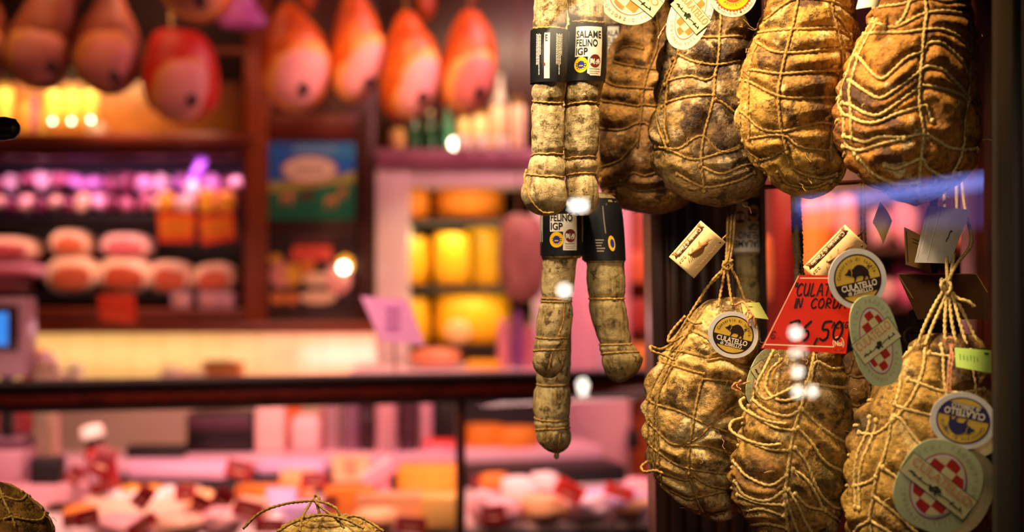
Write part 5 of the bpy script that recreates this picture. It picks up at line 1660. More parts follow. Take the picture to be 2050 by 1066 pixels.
for i, (x, y, w, h, d, m) in enumerate(packs):
    k = d / F
    root = None
    mb = MB()
    mb.blob(P(x, y, d), (w * k, .045, h * k), PACK[m], 18, .32, i, Euler((0, rnd.uniform(-.5, .5), rnd.uniform(-.4, .4))), 2.6, 1.6)
    o = mb.build('meat_pack', angle=60)
    lower = y > 390
    tag(o, 'shiny pink to orange meat pack in the front row of the upper shelf' if lower else 'shiny pink to lilac meat pack piled in the back row of the upper shelf', 'meat pack', None)
    o['group'] = 'meat packs in the front row' if lower else 'meat packs in the back row'
root = thing('standing_pack', 'violet-lit slanting pack rising above the other packs near the cabinet post', 'meat pack', P(385, 385, 6.2))
mb = MB(); mb.blob(P(393, 348, 6.2), (.022, .02, .082), mat('#9a50e0', '#b070f0', 8, .25, 0, .8), 20, .15, 3, Euler((0, .45, 0)), 2.6); mb.build('film', root)
mb = MB(); mb.blob(P(385, 378, 6.18), (.03, .025, .04), PACK[5], 18, .2, 4); mb.build('meat', root)
mb = MB(); mb.blob(P(473, 365, 6.2), (.028, .02, .026), PACK[5], 18, .2, 7); tag(mb.build('meat_pack', angle=60), 'small glittering pack alone at the post end of the upper shelf', 'meat pack')
for x0, y0, x1, y1, lab in ((318, 385, 348, 424, 'yellow pack glowing behind the first orange shelf card'), (352, 392, 388, 428, 'cream pack behind the first orange shelf card'), (398, 378, 432, 430, 'amber pack behind the second orange shelf card'), (434, 382, 472, 430, 'deep amber pack at the post end behind the second orange shelf card')):
    k = 6.12 / F
    mb = MB(); mb.blob(P((x0 + x1) / 2, (y0 + y1) / 2, 6.13), ((x1 - x0) / 2 * k, .03, (y1 - y0) / 2 * k), mat('#f4a41c', '#ffc03c', 7, .3) if x0 != 352 else PACK[5], 18, .1, x0, None, 3.5)
    tag(mb.build('meat_pack', angle=60), lab, 'meat pack')
def shelf_card(pts, d, m, edge, label):
    cx = sum(p_[0] for p_ in pts) / 4; cy = sum(p_[1] for p_ in pts) / 4
    p = card(cx, cy, d, th=.003); p.lift = .0008
    o_ = [(x - cx, cy - y) for x, y in pts]
    p.outline(o_[::-1], edge)
    p.poly([(x * .86, y * .62 + 2) for x, y in o_][::-1], m, 1)
    for i in range(3):
        p.rect(-22, 12 - i * 11, 20, 9 - i * 11, mat('#c8600a' if m is not edge else '#8a1008', rough=.5), 2)
    return tag(p.mb.build('shelf_card', smooth=False, loc=p.o), label, 'price card')
OC = mat('#ff8c14', '#ff9c28', 8, .5)
shelf_card([(315, 424), (390, 424), (388, 486), (318, 486)], 6.07, OC, mat('#e83a1c', '#f04a26', 8, .5), 'orange shelf card with a red border, first of two on the upper meat shelf')
shelf_card([(396, 434), (468, 424), (472, 480), (404, 491)], 6.07, OC, mat('#e83a1c', '#f04a26', 8, .5), 'tilted orange shelf card with a red border beside the cabinet post')
shelf_card([(196, 590), (270, 590), (271, 647), (200, 641)], 6.0, mat('#d42410', '#dc3018', 8, .5), mat('#e04418', '#e85424', 8, .5), 'red shelf card standing on the ledge below the cut hams')

# cut hams with round faces on the lower shelf
def cut_ham(x0, y0, x1, y1, d, label, rot=0, rim=None, face=None, length=.22):
    k = d / F
    a, h = (x1 - x0) / 2 * k, (y1 - y0) / 2 * k
    c = P((x0 + x1) / 2, (y0 + y1) / 2, d)
    R = Euler((0, radians(rot), 0))
    root = thing('cut_ham', label, 'ham', c - Vector((0, 0, h)))
    mb = MB()
    vs_, fs = [], []
    prof = [(.0, 0), (.70, 0), (.90, .008), (1.0, .03), (1.02, length * .5), (.9, length * .85), (.55, length), (0, length)]
    M_ = R.to_matrix()
    for rr, y in prof:
        for i in range(32):
            t_ = 2 * pi * i / 32
            wob = 1 + .05 * noise.noise(Vector((cos(t_) * 1.3, sin(t_) * 1.3, x0 * .1)))
            vs_.append(c + M_ @ Vector((a * rr * wob * copysign(abs(cos(t_)) ** .85, cos(t_)), y, h * rr * wob * copysign(abs(sin(t_)) ** .85, sin(t_)))))
    for j in range(len(prof) - 1):
        for i in range(32):
            fs.append([j * 32 + i, j * 32 + (i + 1) % 32, (j + 1) * 32 + (i + 1) % 32, (j + 1) * 32 + i])
    mb.add(vs_, fs, rim or mat('#fad0b4', '#ffe0ca', 9, .3))
    mb.build('fat_rim', root, angle=80)
    mb = MB(); mb.blob(c + Vector((a * .04, -.001, -h * .10)), (a * .72, .008, h * .64), face or mat('#c4583a', '#d46c4a', 9, .45), 26, .16, x0, R, 2.3, 1.4); mb.build('cut_face', root, angle=60)
    return root
PF = mat('#c85c68', '#d87480', 9, .4)
cut_ham(95, 459, 176, 516, 6.2, 'round cut ham on top of the pair beside the weighing display', face=mat('#c05c38', '#cc6c46', 9, .45))
cut_ham(84, 514, 192, 590, 6.2, 'larger cut ham carrying the round one, arched fat rim', -4)
cut_ham(197, 466, 296, 520, 6.2, 'glossy cut ham on top of the middle pile', face=PF, rim=mat('#f4c0c8', '#fcd6da', 9, .3))
cut_ham(189, 516, 300, 590, 6.2, 'wide cut ham at the bottom of the middle pile, over the red card', 3, face=mat('#b84a2a', '#c85a36', 9, .45))
cut_ham(291, 522, 381, 592, 6.2, 'oval cut ham with a broad fat rim between the middle pile and the last one', 6)
cut_ham(382, 527, 468, 592, 6.2, 'cut ham at the post end of the lower shelf')
cut_ham(-50, 474, 70, 526, 6.2, 'long pink cut ham above another at the far end of the lower shelf', face=mat('#b84a50', '#c85a60', 9, .45))
cut_ham(-60, 527, 86, 562, 6.2, 'flat lilac-pink slab of meat at the far end of the lower shelf', rim=mat('#e898c8', '#f0acd4', 9, .3), face=PF)
cut_ham(-60, 563, 60, 590, 6.2, 'dark cured piece under the lilac-pink slab', rim=mat('#6a2c34', '#7c3a40', 9, .4), face=mat('#8a3a3c', '#984648', 9, .4))
for x, c1, lab in ((363, '#f0a020', 'small tub with an amber centre standing below the oval cut ham'), (417, '#f08028', 'small tub with an orange centre below the last cut ham'), (452, '#f4c4cc', 'small pale pink tub at the post end under the cut hams')):
    base = P(x, 618, 6.12)
    root = thing('small_tub', lab, 'tub', base)
    mb = MB(); mb.lathe([(.030, 0), (.040, .01), (.044, .06), (.042, .068)], base, mat('#e8b8c0', '#f0c8ce', 9, .3), 20); mb.build('cup', root)
    mb = MB(); mb.blob(base + Vector((0, -.03, .036)), (.018, .018, .018), mat(c1, rough=.3), 14); mb.build('seal', root)

# cheese cabinet
cc = thing('cheese_cabinet', 'pale framed lit cabinet full of yellow cheese wheels', 'cabinet', P(910, 760, 6.1))
MAUVE = mat('#8a5066', '#9a5e74', 8, .4)
mb = MB(); bxp(mb, 752, 299, 1130, 334, 6.06, 6.8, MAUVE, .008); mb.build('top_panel', cc)
mb = MB(); bxp(mb, 752, 334, 1130, 374, 6.10, 6.8, WHITEMET, .006); mb.build('lit_header', cc)
mb = MB(); bxp(mb, 752, 334, 818, 775, 6.09, 6.8, WHITEMET, .006); mb.build('side_frame', cc)
mb = MB(); bxp(mb, 1068, 334, 1130, 775, 6.09, 6.8, WHITEMET, .006); mb.build('side_frame', cc)
mb = MB(); bxp(mb, 812, 370, 1072, 775, 6.76, 6.8, mat('#2a1208', '#3a1c0e', 8, .5)); mb.build('back_panel', cc)
for y in (438, 572, 694):
    mb = MB(); bxp(mb, 816, y, 1070, y + 13, 6.16, 6.76, mat('#140806', '#1c0d08', 8, .6)); mb.build('shelf', cc)
def wheel(x0, y0, x1, y1, d, label, m=None, group=None, lab2=None):
    k = d / F
    r, h = (x1 - x0) / 2 * k, (y1 - y0) * k
    base = P((x0 + x1) / 2, y1, d + r) ; base = Vector((P((x0 + x1) / 2, y1, d).x, d + r, P(x0, y1, d).z))
    mb = MB(); mb.lathe([(0, 0), (r * .90, 0), (r * .97, h * .06), (r, h * .3), (r, h * .7), (r * .97, h * .94), (r * .90, h), (0, h)], base, m or CHEESE, 36)
    return tag(mb.build('round_cheese', angle=50), label, 'cheese', group)
CHEESE = mat('#f0b014', '#f8c420', 5, .4)
CHEESEO = mat('#d87c14', '#e89022', 5, .42)
wheel(800, 380, 858, 438, 6.22, 'golden cheese wheel against the frame on the top shelf', CHEESEO)
wheel(862, 378, 1008, 438, 6.22, 'broad golden cheese wheel on the top shelf', CHEESEO)
wheel(780, 474, 858, 570, 6.22, 'tall yellow cheese wheel against the frame on the middle shelf')
wheel(866, 466, 940, 571, 6.2, 'tall yellow cheese wheel in the middle of the middle shelf')
wheel(930, 456, 1004, 571, 6.38, 'bright yellow cheese wheel set back on the middle shelf', mat('#f4b818', '#fcc828', 5, .35))
wheel(790, 598, 858, 692, 6.22, 'yellow cheese wheel against the frame on the bottom shelf')
wheel(862, 590, 1022, 692, 6.2, 'huge cheese wheel on the bottom shelf with a pale round label', CHEESE)
mb = MB(); mb.blob(P(918, 665, 6.19), (26 * 6.2 / F, .012, 26 * 6.2 / F), mat('#f0b878', '#f6c48a', 8, .4), 22); tag(mb.build('round_paper'), 'pale round paper leaning on the huge cheese wheel', 'paper')

# pale wall piece and orange shelf beyond the salami
mb = MB(); bxp(mb, 1131, 380, 1262, 1300, 6.3, 6.6, mat('#eeb0b4', '#f4bcc0', 3, .4), .01); struct(mb, 'wall_pink_pier')
mb = MB(); bxp(mb, 1196, 400, 1238, 740, 6.27, 6.3, mat('#f4ccd4', '#f8d8de', 3, .3), .004); tag(mb.build('wall_light_panel'), 'pale pink upright panel on the pink pier beyond the salami', 'panel')
mb = MB(); bxp(mb, 1264, 380, 1500, 1300, 6.4, 6.6, wood('#a04018', '#c05a20', .4), .01); struct(mb, 'wall_wood_pier')
for i, (y, c1, lab) in enumerate(((505, '#e8743c', 'orange box on the wooden pier, upper one beside the post'), (600, '#b03828', 'red box on the wooden pier between the two orange ones'), (690, '#f0943c', 'orange box on the wooden pier, lower one beside the post'))):
    mb = MB(); bxp(mb, 1266, y, 1330, y + 62, 6.2, 6.4, mat(c1, None, 8, .4), .006)
    tag(mb.build('wall_box'), lab, 'box')
mb = MB(); bxp(mb, 1258, 864, 1282, 900, 6.2, 6.3, BLACK, .006); tag(mb.build('wall_socket'), 'small black socket box low on the pink wall beside the post', 'socket')

# hanging cured pieces beside the cheese cabinet
def hung(rows, d, m, label, cat='ham', name='hanging_ham', lump=.08, top=True, ratio=.6):
    root = thing(name, label, cat, P((rows[-1][1] + rows[-1][2]) / 2, rows[-1][0], d))
    b = Body(rows, d, ratio, len(label) + rows[0][0], lump)
    mb = MB(); b.mesh(mb, m, 40, 36); mb.build('casing' if cat == 'ham' else 'body', root, loc=b.c, angle=80)
    if top:
        q = P((rows[0][1] + rows[0][2]) / 2, rows[0][0] + 3, d)
        mb = MB(); mb.rope([q, Vector((q.x, q.y, 3.25))], .004, CORD_DARK, lay=0, step=.05); mb.build('rope', root)
    return root
hung([(428, 1030, 1045), (440, 1008, 1078), (475, 1000, 1092), (530, 998, 1096), (575, 1008, 1090), (598, 1025, 1075), (603, 1040, 1060)], 5.7, mat('#8a5a50', '#b07a70', 9, .5, stretch=(3, 3, .5)), 'dusky pink netted ham hanging before the open side of the cheese cabinet')
for x, y0, y1, w, c1, lab in ((1008, 640, 742, 26, '#d88a98', 'pink salami standing on the marble top beside the violet ones'), (1036, 622, 742, 22, '#8a4a8c', 'violet salami standing on the marble top'), (1060, 650, 742, 24, '#c87084', 'rosy salami standing on the marble top closest to the hanging salami')):
    hung([(y0, x - 4, x + 4), (y0 + 10, x - w * .4, x + w * .4), ((y0 + y1) / 2, x - w / 2, x + w / 2), (y1 - 8, x - w * .45, x + w * .45), (y1, x - w * .3, x + w * .3)], 5.72, mat(c1, None, 9, .35), lab, 'salami', 'standing_salami', .06, False)

# marble-topped side counter carrying a platter
sc_ = thing('side_counter', 'marble-topped dark side counter before the cheese cabinet', 'counter', Vector((P(900, 0, 5.65).x, 5.65, 0)))
zt = P(0, 742, 5.62).z
xa, xb = P(700, 0, 5.62).x, P(1110, 0, 5.62).x
mb = MB(); mb.box(((xa + xb) / 2, 5.82, zt - .02), (xb - xa, .40, .04), mat('#e8c8cc', '#f2d8da', 4, .25), .006); mb.build('marble_top', sc_)
mb = MB(); mb.box(((xa + xb) / 2, 5.84, (zt - .04) / 2), (xb - xa - .06, .34, zt - .04), mat('#0c0608', '#12090b', 6, .6), .004); mb.build('base', sc_)
q = Vector((P(872, 0, 5.75).x, 5.75, zt))
root = thing('platter', 'oval platter of peach-coloured sliced ham on the marble top', 'platter', q)
mb = MB(); mb.lathe([(.08, 0), (.12, .012), (.125, .016)], q, mat('#f0d8d0', '#f6e2da', 6, .25), 28, sx=1.0); mb.build('plate', root)
mb = MB(); mb.blob(q + Vector((0, 0, .045)), (.105, .07, .036), mat('#f08c5c', '#f8a474', 8, .4), 26, .2, 3); mb.build('sliced_ham', root)
q = Vector((P(968, 0, 5.7).x, 5.7, zt))
mb = MB(); mb.box(q + Vector((0, 0, .018)), (.14, .09, .034), CHEESE, .008); tag(mb.build('cheese_block'), 'flat orange cheese block beside the platter', 'cheese')

# back worktop with small things
wt_ = thing('worktop_cabinet', 'cream base cabinet and worktop along the tiled wall', 'cabinet', Vector((-1.9, 6.3, 0)))
mb = MB(); mb.box((-1.95, 6.31, .975), (2.62, .60, .03), mat('#d8c49c', '#e4d0a8', 5, .35), .004); mb.build('worktop', wt_)
mb = MB(); mb.box((-1.95, 6.33, .48), (2.60, .56, .96), mat('#e8cca8', '#f0d8b8', 5, .4), .004); mb.build('cabinet_body', wt_)
for i in range(4):
    mb = MB(); mb.box((-2.92 + i * .65, 6.05, .52), (.63, .02, .82), mat('#eed2b0', '#f4dcbe', 5, .4), .006); mb.build('door', wt_)
ZW = .99
def onw(px, d=6.15):
    return Vector(((px - CX) * d / F, d, ZW))
q = onw(74); root = thing('red_tub', 'red tub with an orange lid on the worktop behind the steel canister', 'tub', q)
mb = MB(); mb.lathe([(.055, 0), (.065, .01), (.07, .10)], q, mat('#a81410', '#b82018', 8, .35), 24); mb.build('tub', root)
mb = MB(); mb.lathe([(.074, .10), (.074, .128), (.06, .136), (.02, .15)], q, mat('#f07820', '#f88c34', 8, .35), 24); mb.build('lid', root)
for x, w_, h_, lab in ((130, .022, .06, 'short bright glass on the worktop by the steel canister'), (154, .034, .088, 'glowing white jar on the worktop by the steel canister')):
    q = onw(x); mb = MB(); mb.lathe([(w_ * .8, 0), (w_, .01), (w_, h_ * .85), (w_ * .8, h_)], q, mat('#fbeedd', '#fff6ea', 8, .15), 20); tag(mb.build('glass_jar', angle=40), lab, 'jar')
for x, w_, h_, c1, lab in ((345, .05, .075, '#f6e4cc', 'low cream tub on the worktop, first beside the cardboard box'), (372, .035, .055, '#f8d8c8', 'low pinkish tub on the worktop between two cream ones'), (398, .03, .065, '#f8ecc0', 'low cream tub on the worktop touching the cardboard box')):
    q = onw(x); mb = MB(); mb.lathe([(w_ * .8, 0), (w_, .01), (w_ * .98, h_ * .85), (w_ * .85, h_)], q, mat(c1, None, 8, .25), 20); tag(mb.build('low_tub', angle=40), lab, 'tub')
q = onw(446, 6.2); root = thing('cardboard_box', 'brown cardboard box on the worktop against the tiles', 'box', q)
mb = MB(); mb.box(q + Vector((0, 0, .045)), (.165, .12, .09), mat('#a8682c', '#b87838', 6, .6), .004); mb.build('carton', root)
mb = MB(); mb.box(q + Vector((-.02, 0, .094)), (.11, .09, .006), mat('#3a2c24', rough=.5), .002); mb.build('tape', root)

# ---------------------------------------------------------------- display counter
dc = thing('display_counter', 'long glass display counter with a wooden rail and upright', 'counter', Vector((-.4, 4.4, 0)))
ZR = 1.188
RAILW = wood('#200c07', '#5e2014', .26, (2, 30, 30))
xl, xr = P(-120, 0, 3.76).x, P(1420, 0, 4.25).x
def raild(x):
    return 3.78 + (4.22 - 3.78) * (x - P(0, 0, 3.78).x) / (P(1290, 0, 4.22).x - P(0, 0, 3.78).x)
ang = atan2(raild(xr) - raild(xl), xr - xl)
cxm = (xl + xr) / 2
Rz = Euler((0, 0, ang))
L = (xr - xl) / cos(ang)
mb = MB()
mb.box((cxm, raild(cxm) + .05, ZR - .008), (L, .11, .016), BLACKWOOD, .004, Rz)
mb.box((cxm, raild(cxm) + .05, ZR - .040), (L, .085, .048), RAILW, .008, Rz)
mb.box((cxm, raild(cxm) + .05, ZR - .073), (L, .07, .02), BLACKWOOD, .004, Rz)
mb.build('rail', dc)
mb = MB(); q = P(921, 0, 4.10); mb.box((q.x, raild(q.x) + .05, .90), (.026, .03, .50), wood('#2a120c', '#3e1c12', .3), .004, Rz); mb.build('upright', dc)
mb = MB()
thin = bpy.data.materials.new('counter glass')
thin.use_nodes = True
nn, ll = thin.node_tree.nodes, thin.node_tree.links
nn.clear()
o_ = nn.new('ShaderNodeOutputMaterial'); mx = nn.new('ShaderNodeMixShader'); tr = nn.new('ShaderNodeBsdfTransparent'); gl = nn.new('ShaderNodeBsdfGlossy')
tr.inputs[0].default_value = (.97, .97, .96, 1); gl.inputs['Roughness'].default_value = .02; mx.inputs[0].default_value = .045
ll.new(tr.outputs[0], mx.inputs[1]); ll.new(gl.outputs[0], mx.inputs[2]); ll.new(mx.outputs[0], o_.inputs[0])
ca, sa = cos(ang), sin(ang)
def along(x, off, z):
    return Vector((x, raild(x) + .05 + off, z))
mb.add([along(xl, 0, .66), along(xr, 0, .66), along(xr, 0, 1.11), along(xl, 0, 1.11)], [[0, 1, 2, 3]], thin)
mb.build('glass_front', dc, smooth=False)
BEDW = mat('#e8d8d4', '#f4e6e2', 5, .3)
def bedz(x, d):
    return .725 + (d - raild(x) - .2) * .04
def strip(off, w, z0, z1, m, name, tilt=0, bevel=.004):
    """a board running the whole length of the counter, off metres behind the rail"""
    mb = MB()
    R_ = Matrix.Rotation(ang, 3, 'Z') @ Matrix.Rotation(tilt, 3, 'X')
    c = Vector((cxm, raild(cxm), (z0 + z1) / 2)) + Matrix.Rotation(ang, 3, 'Z') @ Vector((0, off, 0))
    mb.box(c, (L, w, z1 - z0), m, bevel, R_)
    mb.build(name, dc)
strip(.44, .58, .705, .733, BEDW, 'bed', atan(.04))
strip(.44, .54, 0, .70, DARKMET, 'base')
strip(.88, .24, 0, .795, BLACK, 'back_base')
ZL = .83
strip(1.20, .34, ZL - .08, ZL, mat('#e8b8c8', '#f2c8d4', 4, .3), 'ledge', 0, .008)
strip(1.22, .30, 0, ZL - .08, BLACK, 'ledge_base')
mb = MB(); bxp(mb, -70, 972, 172, 1008, 4.36, 4.66, mat('#d8a0ac', '#e2b0ba', 5, .3)); mb.build('riser', dc)

def onbed(px, y):
    d = 4.2
    for _ in range(30):
        x = (px - CX) * d / F
        d = max(raild(x) + .12, min(raild(x) + .66, (1.5 - bedz(x, d)) * F / (y - CY)))
    x = (px - CX) * d / F
    return Vector((x, d, bedz(x, d))), d / F
# produce on the bed: blocks, slabs, wheels, wrapped mounds
def block(x0, y0, x1, y1, dep, m, label, rot=0, bevel=.006, name='cheese_block', cat='cheese', extra=None):
    q, k = onbed((x0 + x1) / 2, y1)
    w, h = (x1 - x0) * k, (y1 - y0) * k
    h = max(.02, h - dep * .12)
    mb = MB(); mb.box(q + Vector((0, dep / 2, h / 2 + .004)), (w, dep, h), m, bevel, Euler((0, 0, radians(rot))))
    return tag(mb.build(name), label, cat)
def mound(x0, y0, x1, y1, m, label, amp=.2, seed=0, dep=.6, name='wrapped_cheese', cat='cheese', power=2.3):
    q, k = onbed((x0 + x1) / 2, y1)
    w, h = (x1 - x0) * k / 2, (y1 - y0) * k / 2
    mb = MB(); mb.blob(q + Vector((0, w * dep, h + .002)), (w, w * dep, h), m, 26, amp, seed, None, power, 1.8)
    return tag(mb.build(name, angle=70), label, cat)
YS = mat('#f0a428', '#f8b840', 5, .35); PE = mat('#f4b478', '#f8c48c', 5, .35); CRM = mat('#f6dcc0', '#fce8d2', 5, .3)
LIL = mat('#d0b0ea', '#e0c8f4', 7, .3); PNK = mat('#f4b0b8', '#fac4ca', 7, .3); WHT = mat('#fae8e2', '#fff4ee', 7, .25); ORG = mat('#e07c1c', '#f09434', 6, .4)
BRN = mat('#8a4a1c', '#b8742c', 10, .5)
# front tray with yellow pieces
q, k = onbed(268, 1034)
root = thing('cheese_tray', 'cream tray of yellow and white cheese pieces, largest tray in the counter', 'tray', q)
w = 190 * k
mb = MB(); mb.box(q + Vector((0, .13, .008)), (w, .26, .014), CRM, .004)
for sx, sy, ww, dd in ((0, 0, w, .012), (0, .26, w, .012), (-w / 2, .13, .012, .26), (w / 2, .13, .012, .26)):
    mb.box(q + Vector((sx, sy, .028)), (ww, dd, .05), CRM, .004)
mb.build('tray', root)
for i, (dx, dy, m) in enumerate(((-70, .16, YS), (-35, .19, YS), (5, .18, YS), (45, .17, WHT), (78, .17, YS), (-50, .07, WHT), (-5, .07, WHT), (40, .07, WHT))):
    mb = MB(); mb.blob(q + Vector((dx * k, dy, .042)), (.032, .035, .026), m, 18, .25, i, None, 3)
    tag(mb.build('cheese_piece', angle=60), 'yellow cheese piece lying in the cream tray' if m is YS else 'white cheese piece lying in the cream tray', 'cheese', 'yellow pieces in the tray' if m is YS else 'white pieces in the tray')
block(560, 940, 625, 998, .08, PE, 'upright peach cheese piece before the lilac slab')
block(468, 972, 600, 1012, .10, ORG, 'flat orange cheese block behind the lilac paper')
block(532, 980, 592, 1022, .05, LIL, 'lilac paper-wrapped packet standing on the orange block edge', name='paper_packet', cat='packet')
block(648, 975, 745, 1040, .09, ORG, 'deep orange cheese block beside the big peach slab')
block(712, 988, 852, 1048, .10, PE, 'big smooth peach cheese slab in the middle of the counter')
block(795, 930, 912, 990, .14, YS, 'large yellow cheese slab against the upright')
block(842, 990, 914, 1062, .10, mat('#f8c458', '#fcd47a', 6, .35), 'pale yellow cheese block in front of the large yellow slab')
mound(700, 1040, 800, 1085, PE, 'rounded peach cheese at the lower border before the peach slab', .15, 3)
mound(868, 1010, 912, 1055, WHT, 'white lump of cheese beside the upright', .25, 4)
mound(820, 1000, 862, 1020, WHT, 'little white cheese on the edge of the peach slab', .2, 14)
mound(90, 952, 172, 1010, BRN, 'heap of brown and ochre crusted cheese near the corded ham', .35, 5, name='crusted_cheese')
mound(60, 985, 100, 1025, WHT, 'small bright paper-wrapped cheese just above the corded ham', .2, 6)
mound(120, 1015, 190, 1048, ORG, 'orange cheese below the crusted heap', .2, 7)
mound(175, 1040, 300, 1090, PNK, 'crumpled pink-white paper parcel at the lower border, below the cream tray', .3, 8)
mound(300, 1036, 400, 1090, mat('#f2c0a0', '#f8ceb0', 6, .3), 'peach parcel at the lower border beside the pink-white one', .25, 9)
mound(395, 1030, 480, 1090, PNK, 'pink parcel at the lower border under the cluster of red cards', .25, 10)
mound(360, 985, 430, 1030, PE, 'peach cheese under the cluster of red cards', .2, 11)
mound(450, 1000, 540, 1050, mat('#f0b898', '#f6c8a8', 6, .3), 'peach parcel beside the lilac packet', .2, 12)
mound(560, 1010, 650, 1050, LIL, 'lilac parcel behind the tied ham top', .2, 13)
# beyond the upright
mound(955, 950, 1022, 985, ORG, 'orange cheese closest to the upright on its far side', .2, 15)
mound(1000, 958, 1080, 1000, WHT, 'white wrapped mound in the back row between the orange cheese and a red card', .2, 16)
mound(1055, 950, 1120, 990, WHT, 'white wrapped mound in the back row just under the longest salami', .2, 17)
mound(940, 985, 1000, 1040, WHT, 'white wrapped mound in the front row by the upright', .25, 18)
mound(990, 990, 1080, 1045, CRM, 'cream wrapped mound in the middle of the front row', .25, 19)
mound(1040, 1010, 1140, 1066, PE, 'peach wrapped mound at the lower border under a red card', .25, 20)
mound(935, 1035, 1040, 1090, PNK, 'pink wrapped mound at the lower border by the upright', .25, 21)
mound(1095, 985, 1175, 1040, WHT, 'white wrapped mound in front of the tilted red card', .2, 22)
mound(1150, 985, 1240, 1045, LIL, 'lilac wrapped mound, first from the tilted red card', .25, 23)
mound(1215, 990, 1310, 1050, LIL, 'lilac wrapped mound beside the dark post', .3, 24)
mound(1130, 1035, 1230, 1090, mat('#f0d0dc', '#f6dce6', 6, .3), 'rosy mound at the lower border below the lilac ones', .25, 25)
mound(1210, 1035, 1320, 1090, PE, 'peach mound at the lower border beside the dark post', .25, 26)
mound(1242, 962, 1320, 1005, PNK, 'pink mound rising beside the dark post', .15, 27)

# red price cards stuck among the cheeses
CARDR = mat('#8a0e14', '#981418', 10, .45); CARDD = mat('#780a12', '#86121a', 10, .4); CARDB = mat('#d02a1c', '#da3424', 10, .4)
CP = [
 (479, 940, 54, 36, 12, CARDR, 'red price card leaning up against the lilac slab, alone above the cluster'),
 (629, 963, 54, 33, 0, CARDR, 'level red price card in front of the upright peach cheese'),
 (287, 996, 34, 48, 35, CARDR, 'red price card steeply tilted in the cream tray'),
 (371, 988, 42, 32, -4, CARDR, 'red price card, uppermost of the tight cluster beside the cream tray'),
 (404, 1012, 40, 34, 28, CARDR, 'red price card, lowest of the tight cluster'),
 (446, 1000, 40, 44, 34, CARDR, 'strongly tilted red price card in the middle of the cluster'),
 (498, 1020, 62, 34, 14, CARDR, 'red price card at the far end of the cluster before the lilac packet'),
 (176, 1037, 46, 34, -14, CARDD, 'dark red price card between the corded ham and the pink parcel'),
 (140, 1044, 30, 26, -8, CARDD, 'small dark red price card half behind another near the corded ham'),
 (284, 1052, 66, 26, -34, CARDR, 'red price card slanting up at the lower border below the tray'),
 (540, 1054, 62, 28, 0, CARDD, 'dark red price card partly behind the tied ham top'),
 (662, 1008, 30, 28, -10, CARDR, 'small red price card just behind the loops of the tied ham'),
 (823, 1052, 62, 34, 4, CARDD, 'dark red price card before the big peach slab'),
 (1140, 984, 60, 38, 28, CARDB, 'bright red price card tilted in front of the dark gap, nearer the salami'),
 (1240, 985, 60, 26, 16, CARDB, 'bright red price card tilted in front of the dark gap, beside the post'),
 (988, 1031, 48, 38, -4, CARDD, 'dark red price card among the white mounds by the upright'),
 (952, 968, 18, 30, 0, CARDR, 'narrow red price card right beside the upright'),
 (206, 925, 46, 60, 20, CARDD, 'large dark red card standing behind the crusted heap'),
 (150, 952, 30, 40, 30, CARDD, 'small dark red card tilted over the crusted heap'),
 (272, 906, 20, 20, 10, CARDD, 'tiny dark red card at the back by the black strip'),
]
for x, y, w_, h_, rot, m, lab in CP[:-1]:
    q0, k = onbed(x, y + h_ / 2 + 22)
    d = raild(q0.x) + .09 if x > 1000 else max(q0.y - .13, raild(q0.x) + .085)
    k = d / F
    c = P(x, y, d)
    R = Matrix.Rotation(radians(rot), 3, 'Y') @ Matrix.Rotation(radians(-14), 3, 'X')
    root = thing('red_price_card', lab, 'price card', Vector((c.x, d, bedz(c.x, d))))
    mb = MB(); mb.box(c, (w_ * k, .004, h_ * k), m, .001, R)
    mb.build('card', root)
    mb = MB()
    for i in range(3):
        mb.box(c + R @ Vector((0, -.0028, (.22 - .2 * i) * h_ * k)), (w_ * k * (.7 - .12 * i), .0008, h_ * k * .07), mat('#4a0a0c' if i < 2 else '#f0c0a0', rough=.5), 0, R)
    mb.build('lettering', root)
    mb = MB(); mb.rope([Vector((c.x, d, c.z)), Vector((c.x, d + .003, bedz(c.x, d) - .002))], .0016, STEEL, lay=0, step=.02); mb.build('pin', root)
def flat_sign(pts, d, m, label, foot, ink='#8a3a9a', name='paper_sign', rows=3):
    cx = sum(p_[0] for p_ in pts) / 4; cy = sum(p_[1] for p_ in pts) / 4
    root = thing(name, label, 'sign', foot)
    p = card(cx, cy, d, th=.003); p.lift = .0006
    o_ = [(x - cx, cy - y) for x, y in pts]
    p.outline(o_[::-1], m)
    w_ = (pts[1][0] - pts[0][0]); h_ = abs(pts[3][1] - pts[0][1])
    ik = mat(ink, rough=.6)
    for i in range(rows):
        p.rect(-w_ * .18, h_ * (.28 - .2 * i), w_ * .16, h_ * (.20 - .2 * i), ik, 1)
        p.rect(-w_ * .10, h_ * (.19 - .2 * i), -w_ * .04, h_ * (.14 - .2 * i), ik, 1)
        p.rect(w_ * .02, h_ * (.19 - .2 * i), w_ * .08, h_ * (.14 - .2 * i), ik, 1)
    p.mb.build('card', root, smooth=False)
    mb = MB(); q = P(cx, cy + 10, d + .006); mb.rope([q, foot], .003, mat('#b02a30', rough=.4), lay=0, step=.02); mb.build('stand', root)
    return root
dq = 4.05
flat_sign([(722, 594), (816, 600), (850, 692), (762, 682)], dq, mat('#f0b4f4', '#f6c2f8', 6, .4), 'slanted lilac paper sign standing on the wooden rail', Vector((P(790, 0, dq).x, raild(P(790, 0, dq).x) + .05, ZR)), '#b060b8')
flat_sign([(662, 912), (738, 912), (740, 966), (668, 966)], 4.62, mat('#e8bc8c', '#f0c89a', 6, .45), 'beige paper sign behind the lilac slab in the counter', Vector((P(700, 0, 4.62).x, 4.63, bedz(P(700, 0, 4.62).x, 4.62))), '#a87850')
mb = MB(); k = 4.6 / F
mb.box(P(762, 950, 4.6), (74 * k, .03, 26 * k), mat('#f090a4', '#f8a4b4', 7, .3), .006, Euler((0, radians(-34), 0)))
